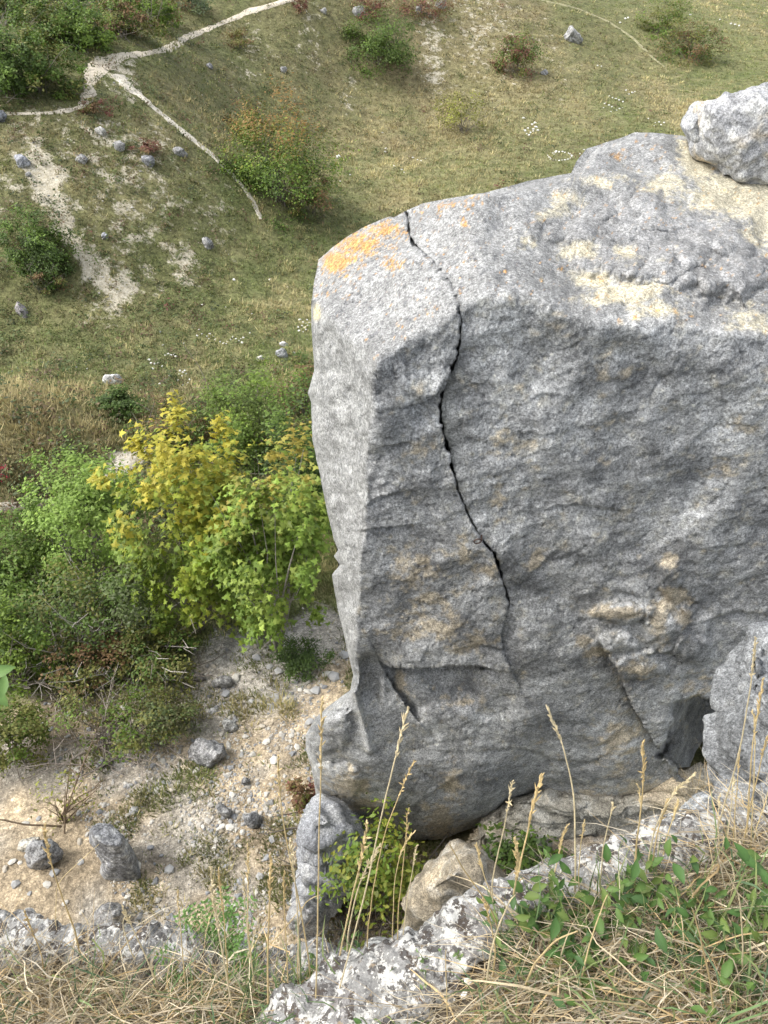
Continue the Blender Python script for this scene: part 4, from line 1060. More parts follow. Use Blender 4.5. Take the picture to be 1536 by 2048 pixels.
def slope_herbs(n, seed):
    rg = np.random.default_rng(seed)
    d = np.exp(rg.uniform(math.log(13.5), math.log(85), n)); x = d * rg.uniform(-.62, .62, n); y = d
    w = cover(x, y); P_ = np.stack([x, y, 0 * x], -1)
    pr = np.clip(.8 * w['brown'] + .7 * w['herb'] - .02 + .5 * fbm(P_, 1.5, 3, 271), 0, 1) * (1 - w['rubble'])
    k = rg.uniform(size=n) < pr; x, y = x[k], y[k]; n = len(x); z = height(x, y)
    r = rg.uniform(.10, .34, n); m = 18
    off_ = rg.normal(size=(n, m, 3)) * np.array([.55, .55, .75]); off_[..., 2] = np.abs(off_[..., 2])
    P_ = np.stack([x, y, z], -1)[:, None] + off_ * r[:, None, None]
    tab = np.array([(.075, .105, .032), (.10, .13, .04), (.14, .10, .055), (.065, .085, .036), (.20, .18, .08), (.15, .07, .05)])
    c = (tab[rg.choice(6, n, p=[.28, .24, .18, .14, .12, .04])] * rg.uniform(.75, 1.3, (n, 1)))[:, None] * rg.uniform(.7, 1.3, (n, m, 1))
    N_ = off_ + np.array([0, 0, .6]) + rg.normal(size=off_.shape) * .4; N_ /= np.linalg.norm(N_, axis=-1, keepdims=True)
    sz = (r[:, None] * rg.uniform(.25, .5, (n, m)))
    return leaf_cloud(P_.reshape(-1, 3), N_.reshape(-1, 3), sz.ravel(), c.reshape(-1, 3), RHOMB, rg)
V, Fc, cc = slope_herbs(19500, 61)
mesh('slope_herbs', V, Fc, M_LEAF, cc, False, kind='stuff', label='low herbs and heath cushions scattered over the slopes', cat='herbs')
G1 = (.08, .135, .024); G2 = (.12, .19, .03); G3 = (.17, .25, .034); G4 = (.065, .105, .025); OL = (.17, .175, .045); BR = (.20, .125, .06); RD = (.19, .075, .055); YG = (.27, .29, .045); YE = (.42, .30, .045); GG = (.12, .16, .055)
# maples in the hollow beside the tower
shrub('maple_tree', (255, 870, 515, 1270), 'broad maple with yellow top leaves in the middle of the hollow', 'tree', ((.23, .31, .045), (.25, .33, .04), (.30, .35, .045), (.17, .25, .04)), 8000, .135, 105, 201, True, (400, 1262), MAPLE, 16, (.53, .43, .05, .2, 1.0, .75), parts=180, spread=.125, stem_col=(.2, .18, .15), depth_off=.1)
shrub('maple_tree', (440, 925, 668, 1275), 'slender green maple with bare pale trunk next to the tower', 'tree', ((.22, .31, .05), (.19, .29, .045), (.25, .33, .06), (.15, .23, .04)), 5200, .125, 80, 203, True, (558, 1318), MAPLE, 10, (.42, .30, .06, .55, 1.2, .7), parts=110, spread=.125, stem_col=(.3, .28, .25), depth_off=.25)
shrub('locust_sapling', (60, 905, 290, 1150), 'light green feathery sapling left of the yellow maple', 'tree', ((.20, .31, .055), (.18, .27, .05), (.24, .34, .07)), 9500, .06, 70, 205, True, (190, 1200), RHOMB, 10, None, .3, spread=.2, stem_col=(.25, .24, .22))
shrub('thicket_bush', (-60, 1040, 120, 1240), 'dark green bush at the left edge below the mound', 'bush', (G1, G2, G2), 5200, .06, 60, 207, stems=14, twigs=6, spread=.26)
shrub('thicket_bush', (60, 1120, 270, 1320), 'dark tangled bush with grey bare branches under the sapling', 'bush', (G1, G2, OL, GG), 3800, .055, 60, 209, stems=14, twigs=40, stem_col=(.40, .37, .33))
shrub('thicket_bush', (-40, 1200, 110, 1390), 'low dark green bush at the far left of the thicket', 'bush', (G1, G2, G3), 4200, .055, 50, 211, twigs=8)
shrub('thicket_bush', (190, 1140, 340, 1330), 'grey green willow like bush with bleached sticks', 'bush', (GG, (.13, .16, .07), G1, G2), 3000, .055, 46, 213, twigs=36, stem_col=(.42, .39, .35))
shrub('thicket_bush', (240, 1250, 390, 1370), 'olive bush at the front of the thicket', 'bush', (OL, G1, (.1, .1, .03)), 3000, .05, 40, 215, twigs=6)
shrub('thicket_bush', (110, 1270, 260, 1390), 'brown flecked low bush at the front of the thicket', 'bush', (G4, OL, BR), 3200, .05, 40, 216, twigs=10)
shrub('bush', (390, 740, 610, 935), 'bright green bush behind the yellow maple', 'bush', (G3, G2, (.11, .15, .03)), 7000, .065, 70, 217, stems=16, twigs=8, spread=.2)
shrub('bush', (540, 830, 690, 1090), 'dark green bush against the left wall of the tower', 'bush', (G1, G4, G2), 6500, .065, 60, 219, base_px=(620, 1060), depth_off=.6)
shrub('bush', (560, 720, 665, 850), 'brownish olive bush beside the upper left wall of the tower', 'bush', (OL, BR, G1), 3200, .06, 44, 221, depth_off=.3)
shrub('bush', (270, 800, 420, 900), 'russet and olive bush above the yellow maple', 'bush', (OL, BR, (.13, .12, .035), G1), 4200, .055, 50, 223, twigs=6)
shrub('bush', (195, 768, 285, 835), 'small dark green bush behind the straw mound', 'bush', (G1, G4), 2200, .06, 30, 225)
shrub('bush', (555, 1275, 645, 1350), 'small bushy green juniper at the foot of the slender maple', 'bush', ((.06, .1, .025), G1), 3200, .035, 30, 227, spread=.3)
shrub('shrub', (130, 1385, 330, 1500), 'bare stemmed shrub with a fan of grey twigs on the rubble', 'shrub', (OL, (.12, .12, .04), G2), 1800, .045, 40, 229, twigs=26, stem_col=(.3, .26, .22), base_px=(205, 1490))
shrub('shrub', (250, 1395, 390, 1485), 'low grey green shrub right of the fan of twigs', 'shrub', ((.10, .10, .04), GG, OL), 3400, .04, 40, 231, twigs=4)
shrub('shrub', (-50, 1400, 95, 1530), 'yellow green shrub at the left edge of the rubble', 'shrub', (G2, OL, (.12, .14, .03)), 3600, .045, 44, 233, twigs=4)
shrub('shrub', (80, 1540, 170, 1660), 'sparse yellowing sapling on the left rubble', 'shrub', (YG, OL), 260, .05, 30, 235, twigs=6, stem_col=(.2, .15, .1))
shrub('shrub', (575, 1560, 650, 1650), 'dark red leaved shrub beside the lower left of the tower', 'shrub', (RD, BR, OL), 900, .045, 26, 237, twigs=6, depth_off=-.2)
shrub('shrub', (655, 1645, 835, 1840), 'yellow green shrub growing in the gap under the tower', 'shrub', (YG, G3, (.17, .2, .035), G2), 2100, .07, 60, 239, base_px=(760, 1830), leaf_shape=OVATE, stems=14, twigs=8, depth_off=-.25, spread=.22)
shrub('shrub', (960, 1655, 1130, 1745), 'dark green shrub in shade under the overhang', 'shrub', (G2, G1, (.07, .12, .03)), 900, .075, 34, 241, base_px=(1040, 1745), leaf_shape=OVATE, depth_off=-.15)
# meadow and slopes
shrub('bush', (452, 198, 668, 438), 'large green bush with rusty left top at the slope foot', 'bush', (G2, G1, G3), 9000, .085, 90, 243, stems=14, tips=(.30, .15, .05, .1, .9, .85), spread=.22)
shrub('bush', (575, 345, 675, 440), 'rust brown bush at the right foot of the large green one', 'bush', (BR, OL, G1), 2600, .08, 40, 245, depth_off=-.6)
shrub('bush', (455, 205, 545, 290), 'orange tinged bush at the left top of the large green one', 'bush', ((.2, .13, .04), OL, G2), 2400, .085, 40, 246)
shrub('bush', (5, 425, 140, 560), 'green bush beside the chalk gully at the left edge', 'bush', (G2, G1, (.08, .12, .035)), 6500, .07, 70, 247, stems=12, spread=.2)
shrub('bush', (60, 530, 130, 585), 'dark brushy undergrowth below the gully bush', 'bush', (G4, BR, OL), 1400, .06, 26, 248, twigs=8)
UL = [((-60, 60, 70, 208), 'dark green thicket bush above the path at the left edge', (G1, G2, G4)), ((20, 70, 150, 202), 'olive thicket bush right above the path', (OL, G1, G2)),
      ((20, 10, 150, 110), 'green thicket bush in the upper left mass', (G2, G1, OL)), ((95, 10, 225, 118), 'leafy bright thicket bush above the path bend', (G2, G3, G1)),
      ((185, -5, 310, 95), 'olive brown thicket bush over the path', (OL, G2, BR)), ((255, -20, 345, 75), 'yellow green thicket bush at the right end of the mass', (G3, G2)),
      ((-40, -30, 60, 70), 'dim olive thicket bush in the top left corner', (OL, G1)), ((60, -40, 180, 40), 'dark thicket bush at the top edge', (G1, G4)), ((170, -40, 270, 40), 'mid green thicket bush at the top edge', (G2, G1))]
for k, (b, l, cs) in enumerate(UL):
    shrub('thicket_bush', b, l, 'bush', cs, 4600, .10, 60, 260 + k, stems=10, twigs=3, spread=.2, depth_off=.3 * k)
shrub('bush', (300, -20, 370, 60), 'brown twiggy bush beside the upper path', 'bush', (OL, BR), 1500, .09, 30, 271, twigs=8)
shrub('bush', (340, -30, 420, 30), 'pale grey green shrub at the top behind the path', 'bush', ((.13, .17, .09), GG), 1600, .10, 30, 272)
shrub('bush', (690, 20, 830, 150), 'dense green juniper bush on the far slope', 'bush', (G2, G1, (.09, .13, .03)), 6500, .10, 70, 273, tips=(.12, .07, .03, .7, 1.3, .5))
shrub('bush', (990, 65, 1080, 160), 'green and dark red bush on the far slope', 'bush', (G1, RD, OL, G2), 3200, .10, 44, 275, twigs=5)
shrub('bush', (865, 185, 970, 265), 'airy yellow green bush alone on the straw meadow', 'bush', (YG, OL, (.19, .18, .05)), 1500, .09, 40, 277, twigs=8, base_px=(925, 262))
shrub('bush', (1285, 0, 1380, 80), 'olive green bush beside the far faint trail', 'bush', (OL, G2), 2600, .12, 44, 279, twigs=4)
shrub('bush', (1325, 40, 1440, 135), 'brown and olive bush at the end of the far trail', 'bush', (BR, OL, G1), 3200, .12, 50, 281, twigs=6)
shrub('heather', (690, -20, 780, 40), 'reddish brown heather around the top boulder', 'heather', (RD, BR), 1500, .1, 30, 283)
shrub('heather', (790, -20, 910, 40), 'dark red heather at the top edge', 'heather', (RD, BR, OL), 2000, .1, 36, 285)
shrub('heather', (160, 195, 215, 240), 'dark red heather at the foot of the path bend', 'heather', (RD, BR, OL), 900, .06, 20, 287)
shrub('heather', (270, 280, 325, 315), 'reddish heather above the dark slope rock', 'heather', (RD, BR), 700, .06, 18, 289)
shrub('heather', (585, -10, 620, 30), 'dark red tuft beside the top of the path', 'heather', (RD, BR), 500, .09, 14, 291)
shrub('heather', (1010, 60, 1045, 100), 'dark red tuft above the green and red bush', 'heather', (RD, BR), 500, .09, 14, 293)
shrub('heather', (440, 60, 520, 100), 'dull brown heather below the upper path', 'heather', (BR, OL), 900, .08, 22, 295)
shrub('heather', (-25, 925, 15, 970), 'small crimson leaved sprig at the left edge of the mound', 'heather', ((.35, .02, .05), RD), 160, .05, 12, 297)

# ------------------------------------------------------------------ the near cliff edge
FP = [(-200, 2100, -1.74), (100, 2050, -1.74), (400, 2050, -1.74), (100, 1930, -1.78), (500, 1950, -1.78), (700, 2060, -1.68), (900, 2040, -1.54), (850, 1980, -1.55), (1000, 1950, -1.50), (1200, 1850, -1.48), (1500, 1720, -1.45), (1500, 2040, -1.42), (1300, 2040, -1.44), (1900, 1900, -1.4), (-300, 1900, -1.8), (1900, 1650, -1.45)]
fq = np.array([atz(a, b, z) for a, b, z in FP])
_ft = TPS(np.concatenate([fq[:, :2], [(-.8, -1.2), (.8, -1.2), (0, -1.2)]]), np.concatenate([fq[:, 2], [CZ - 1.7, CZ - 1.4, CZ - 1.55]]))

def fz(x, y):
    x = np.asarray(x, float); y = np.asarray(y, float)
    return _ft(x, y) + .012 * fbm(np.stack([x, y, 0 * x], -1), .16, 3, 301)

def fhit(px, py):
    z = np.full(np.shape(px), -1.6)
    for _ in range(8):
        p = atz(px, py, z); z = fz(p[..., 0], p[..., 1]) - CZ
    return atz(px, py, z)

LFAR = [(-420, 1837), (-150, 1844), (0, 1850), (60, 1848), (130, 1858), (200, 1868), (265, 1872), (330, 1884), (420, 1884), (490, 1886), (560, 1902), (640, 1922), (720, 1947), (800, 1982)]
LNEAR = [(-420, 1930), (-150, 1930), (0, 1925), (60, 1935), (130, 1945), (200, 1950), (265, 1960), (330, 1985), (420, 1975), (490, 1975), (560, 2000), (640, 2020), (720, 2030), (800, 2040)]
RFAR = [(505, 2124), (530, 2054), (552, 2006), (610, 1959), (690, 1916), (760, 1890), (830, 1872), (868, 1832), (930, 1800), (1000, 1776), (1070, 1752), (1130, 1734), (1210, 1718), (1290, 1702), (1350, 1674), (1400, 1654), (1445, 1652), (1500, 1639), (1600, 1614), (1800, 1584)]
RNEAR = [(600, 2300), (700, 2180), (760, 2110), (800, 2060), (840, 2030), (880, 2000), (930, 1975), (985, 1925), (1040, 1890), (1090, 1855), (1150, 1830), (1200, 1810), (1280, 1790), (1350, 1770), (1410, 1745), (1460, 1730), (1500, 1715), (1540, 1705), (1640, 1690), (1800, 1680)]

def ledge(name, far, near, zf, zn, h, label, seed, n=340, k=76, amp=1.0):
    far = np.array(far, float); near = np.array(near, float)
    t = np.linspace(0, 1, len(far)); tt = np.linspace(0, 1, n)
    it = lambda a: np.stack([np.interp(tt, t, a[:, 0]), np.interp(tt, t, a[:, 1])], -1)
    f, r = it(far), it(near)
    zf = np.interp(tt, np.linspace(0, 1, len(zf)), zf); zn = np.interp(tt, np.linspace(0, 1, len(zn)), zn)
    A = atz(f[:, 0], f[:, 1], zf); B = atz(r[:, 0], r[:, 1], zn)
    m = (A + B) / 2; hv = (A - B) / 2
    ph = np.linspace(0, 2 * math.pi, k, endpoint=False)
    se = lambda v, e: np.sign(v) * np.abs(v) ** e
    tp = np.clip(np.minimum(tt, 1 - tt) / .02, 0.02, 1) ** .5
    cs, sn = se(np.cos(ph), .75), se(np.sin(ph), .75)
    hh = np.where(sn > 0, h, h * 2.2)
    G = m[:, None] + hv[:, None] * (cs[None] * tp[:, None])[..., None] + np.array([0, 0, 1.0]) * (hh * sn)[None, :, None] * tp[:, None, None]
    N = grid_normals(np.concatenate([G[:, -1:], G, G[:, :1]], 1))[:, 1:-1]
    N *= np.sign((N * (G - m[:, None])).sum(-1).mean())
    w1, w2, cid = worley(G, .085, seed)
    disp = .03 * fbm(G, .22, 4, seed + 1) + .014 * ridged(G, .10, 3, seed + 2) + .014 * (cid - .5) * sstep(0, .25, w2 - w1) + .004 * fbm(G, .02, 2, seed + 3)
    pit = sstep(.25, .6, fbm(G, .05, 3, seed + 4)); disp = disp - .010 * pit
    G = G + N * (disp * amp)[..., None]
    n1 = fbm(G, .12, 4, seed + 5); n2 = fbm(G, .03, 3, seed + 6)
    col = C(.26, .258, .246) * (1 + .35 * n1 + .2 * n2)[..., None]
    q = sstep(.1, .5, n1 + .5 * n2)[..., None]; col = col * (1 - .6 * q) + C(.15, .14, .135) * .6 * q
    col = col * (1 - .5 * pit[..., None]) + C(.10, .09, .085) * .5 * pit[..., None]
    return mesh(name, G.reshape(-1, 3), grid_quads(n, k, True), M_LEDGE, col.reshape(-1, 3), origin=m[n // 2] - np.array([0, 0, h]), label=label, cat='rock')

ledge('ledge_rock', LFAR, LNEAR, [-1.80, -1.80, -1.78, -1.82, -1.85], [-1.80, -1.80, -1.79, -1.80, -1.82], .045, 'pitted lichened ledge along the lower left below the dry grass', 311)
ledge('ledge_rock', RFAR, RNEAR, [-1.72, -1.62, -1.55, -1.52, -1.48, -1.46], [-1.66, -1.58, -1.52, -1.50, -1.46, -1.45], .05, 'white lichened ledge running up to the right behind the leafy plants', 321, n=420)

# ground of the cliff top and the face that drops below it
def edge_line():
    P = [atz(a, b, -1.8) for a, b in LFAR[:-3]] + [atz(a, b, z) for (a, b), z in zip(RFAR[2:], np.linspace(-1.7, -1.46, len(RFAR) - 2))]
    return np.array(P)
EL = edge_line(); EL = EL[np.argsort(EL[:, 0])]
gx = np.linspace(-4.0, 2.6, 150)
ey = np.interp(gx, EL[:, 0], EL[:, 1]) - .07
gt = np.linspace(0, 1, 90)
XX = np.repeat(gx[None], 90, 0); YY = -1.2 + (ey[None] + 1.2) * gt[:, None]
ZZ = fz(XX, YY) - .02
PP = np.stack([XX, YY, ZZ], -1)
sc_ = C(.13, .105, .075) * (1 + .4 * fbm(PP, .1, 3, 331))[..., None]
mesh('cliff_top_ground', PP.reshape(-1, 3), grid_quads(90, 150), M_SOIL, sc_.reshape(-1, 3), kind='structure')
wx = np.linspace(-14, 1.9, 160); wy = np.interp(wx, EL[:, 0], EL[:, 1]) - .10
wv = np.linspace(0, 1, 110)
CW = np.stack([np.repeat(wx[None], 110, 0), wy[None] - .9 * wv[:, None] ** .7 - .03, (CZ - 1.85) - 10.6 * wv[:, None] + 0 * wx[None]], -1)
CW = CW + np.stack([0 * CW[..., 0], -np.abs(.35 * fbm(CW, 1.6, 4, 341)), 0 * CW[..., 0]], -1) * wv[:, None, None]
mesh('cliff_face', CW.reshape(-1, 3), grid_quads(110, 160), M_ROCK, (C(.3, .3, .3) * (1 + .3 * fbm(CW, .8, 3, 342))[..., None]).reshape(-1, 3), kind='structure')

# matted dead grass, green blades
def in_poly(px, py, poly):
    poly = np.array(poly, float); c = np.zeros(len(px), bool); j = len(poly) - 1
    for i in range(len(poly)):
        a, b = poly[i], poly[j]
        c ^= ((a[1] > py) != (b[1] > py)) & (px < (b[0] - a[0]) * (py - a[1]) / (b[1] - a[1] + 1e-9) + a[0])
        j = i
    return c

def sample(poly, n, rg):
    p = np.array(poly, float); lo, hi = p.min(0), p.max(0)
    q = rg.uniform(lo, hi, (n * 4, 2)); q = q[in_poly(q[:, 0], q[:, 1], p)]
    return q[:n]

def ribbons(base, dirn, L, arch, wid, col, rg, K=7, curl=.3, up=None):
    n = len(base); t = np.linspace(0, 1, K)[None, :, None]
    side = np.stack([-dirn[:, 1], dirn[:, 0], 0 * dirn[:, 0]], -1)
    P = base[:, None] + dirn[:, None] * (L[:, None] * t[..., 0])[..., None] + np.array([0, 0, 1.0]) * (arch[:, None] * 4 * t[..., 0] * (1 - t[..., 0]))[..., None]
    if up is not None: P = P + np.array([0, 0, 1.0]) * (up[:, None] * t[..., 0] ** .8)[..., None]
    cv = rg.normal(size=(n, 1, 1)) * curl
    P = P + side[:, None] * (cv * (t ** 2)) * L[:, None, None] + rg.normal(size=(n, K, 3)) * (.0012 + .006 * (rg.uniform(size=(n, 1, 1)) < .25))
    tan = np.gradient(P, axis=1); r = rg.normal(size=(n, 1, 3)) + np.array([0, 0, .3])
    s = np.cross(tan, r); s /= np.linalg.norm(s, axis=-1, keepdims=True) + 1e-9
    w = wid[:, None, None] * (1 - t ** 3 * .85)
    V = np.stack([P - s * w, P + s * w], 2)
    q = np.arange(K - 1) * 2
    Q = np.stack([q, q + 1, q + 3, q + 2], -1)[None] + (np.arange(n) * K * 2)[:, None, None]
    return V.reshape(-1, 3), Q.reshape(-1, 4), np.repeat(col, K * 2, 0)

LPOLY = [(-60, 1955), (40, 1945), (140, 1975), (260, 1985), (350, 2005), (480, 2000), (560, 2020), (560, 2120), (-60, 2120)]
RPOLY = [(870, 2080), (960, 2000), (1000, 1930), (1090, 1870), (1200, 1820), (1330, 1780), (1420, 1740), (1470, 1690), (1600, 1660), (1620, 2100)]
RP2 = [(1380, 1760), (1440, 1700), (1470, 1665), (1600, 1650), (1600, 1800)]
DRYC = np.array([(.52, .43, .28), (.42, .34, .21), (.60, .52, .37), (.36, .30, .21), (.48, .35, .18), (.40, .36, .28)])
VV, QQ, CC_, off = [], [], [], 0
rg = np.random.default_rng(401)
for poly, n in ((LPOLY, 2700), (RPOLY, 2500), (RP2, 500), ([(540, 1960), (700, 2000), (900, 2000), (900, 2100), (540, 2100)], 160), ([(100, 1900), (330, 1930), (560, 1960), (560, 2000), (100, 1960)], 260)):
    q = sample(poly, n, rg); n = len(q)
    b = fhit(q[:, 0], q[:, 1]) + np.array([0, 0, -.004])
    a = rg.normal(size=n) * .9 + np.where(rg.uniform(size=n) < .5, 0, math.pi) + .25
    dr = np.stack([np.cos(a), np.sin(a) * .8, 0 * a], -1)
    b = b + np.array([0, 0, 1.0]) * (rg.uniform(0, 1, n) ** 1.5 * .045)[:, None]
    v, f, c = ribbons(b, dr, rg.uniform(.05, .24, n), rg.uniform(.0, .05, n), rg.uniform(.0004, .0010, n) * np.exp(rg.normal(size=n) * .35), DRYC[rg.integers(0, 6, n)] * rg.uniform(.65, 1.35, (n, 1)), rg, up=rg.normal(size=n) * .02)
    VV.append(v); QQ.append(f + off); CC_.append(c); off += len(v)
mesh('dead_grass', np.concatenate(VV), np.concatenate(QQ), M_DRY, np.concatenate(CC_), kind='stuff', label='matted dead grass covering the cliff edge', cat='grass')
VV, QQ, CC_, off = [], [], [], 0
for poly, n in (([(380, 1975), (640, 1985), (700, 2100), (380, 2100)], 200), ([(960, 1900), (1536, 1720), (1600, 2100), (940, 2080)], 300), ([(-20, 1950), (380, 1980), (380, 2090), (-20, 2090)], 120), ([(620, 1980), (800, 2010), (800, 2090), (560, 2090)], 60)):
    q = sample(poly, n, rg); n = len(q); b = fhit(q[:, 0], q[:, 1])
    a = rg.uniform(0, 6.28, n); dr = np.stack([np.cos(a), np.sin(a), 0 * a], -1)
    gc = np.array([(.13, .20, .08), (.17, .23, .10), (.20, .24, .09), (.11, .17, .09)])[rg.integers(0, 4, n)]
    v, f, c = ribbons(b, dr, rg.uniform(.04, .14, n), rg.uniform(0, .03, n), rg.uniform(.0011, .0022, n), gc * rg.uniform(.8, 1.2, (n, 1)), rg, up=rg.uniform(.02, .14, n))
    VV.append(v); QQ.append(f + off); CC_.append(c); off += len(v)
mesh('green_grass', np.concatenate(VV), np.concatenate(QQ), M_GRASS, np.concatenate(CC_), kind='stuff', label='fresh green grass blades among the dead grass', cat='grass')

# tall dry stalks, each traced tip to base
edgey = lambda x: np.where(x < 545, np.interp(x, *np.array(LFAR).T), np.interp(x, *np.array(RFAR[1:]).T))
def stalk(pts, label, head=.22, thick=1.0, y=None, seed=0, tone=None):
    rg = np.random.default_rng(seed)
    p = np.array(pts, float)[::-1]        # base first
    bx, by = p[0]
    e = float(edgey(bx)) + 25
    g = fhit(np.array(bx), np.array(max(by, e)))
    if by < e:                             # the foot is hidden behind the ledge lip or blades
        p = np.concatenate([[(bx + (bx - p[1][0]) * .05, e)], p])
    Yb = float(g[1]) if y is None else y
    t = np.concatenate([[0], np.cumsum(np.hypot(*np.diff(p, axis=0).T))]); t /= t[-1]
    tt = np.linspace(0, 1, 22)
    q = np.stack([np.interp(tt, t, p[:, 0]), np.interp(tt, t, p[:, 1])], -1)
    for _ in range(3): q[1:-1] = (q[:-2] + 2 * q[1:-1] + q[2:]) / 4
    q[1:-1, 0] += 1.2 * np.cumsum(rg.normal(size=20)) * .35
    P = at(q[:, 0], q[:, 1], Yb + .05 * tt * rg.uniform(-1, 1.6))
    base = P[0].copy()
    tone = np.array(tone if tone else ((.62, .50, .27), (.66, .57, .37), (.58, .45, .23))[seed % 3])
    root = bpy.data.objects.new('dry_grass_stalk', None); COL.objects.link(root); root.location = [float(v) for v in base]; root.empty_display_size = .05
    root['label'] = label; root['category'] = 'grass stalk'; root['group'] = 'tall dry grass stalks'
    r = .0013 * thick * np.linspace(1.1, .55, 22)
    V, Q = tube(P - base, r, 5)
    mesh('stem', V, Q, M_DRY, np.tile(tone, (len(V), 1)) * np.repeat(rg.uniform(.85, 1.1, (22, 1)), 5, 0), parent=root)
    if head:
        n = int(30 * head / .22); tpar = 1 - head * np.linspace(0, 1, n)
        hp = np.stack([np.interp(tpar, tt, P[:, i]) for i in range(3)], -1)
        ax = np.stack([np.interp(tpar - .02, tt, P[:, i]) for i in range(3)], -1); ax = hp - ax; ax /= np.linalg.norm(ax, axis=1, keepdims=True) + 1e-9
        dr = ax * 1.4 + rg.normal(size=(n, 3)) * .33; dr /= np.linalg.norm(dr, axis=1, keepdims=True)
        ln = .010 * thick * rg.uniform(.6, 1.2, n) * (.5 + .8 * np.sin(np.linspace(.15, 2.8, n)))
        parts = []
        for i in range(n):
            parts.append(tube(np.array([hp[i], hp[i] + dr[i] * ln[i] * .45, hp[i] + dr[i] * ln[i]]) - base, np.array([.0006, .0013, .0002]) * thick, 4))
        V, Q = join(parts)
        mesh('seed_head', V, Q, M_DRY, np.tile(tone * 1.12, (len(V), 1)), parent=root)
    return root

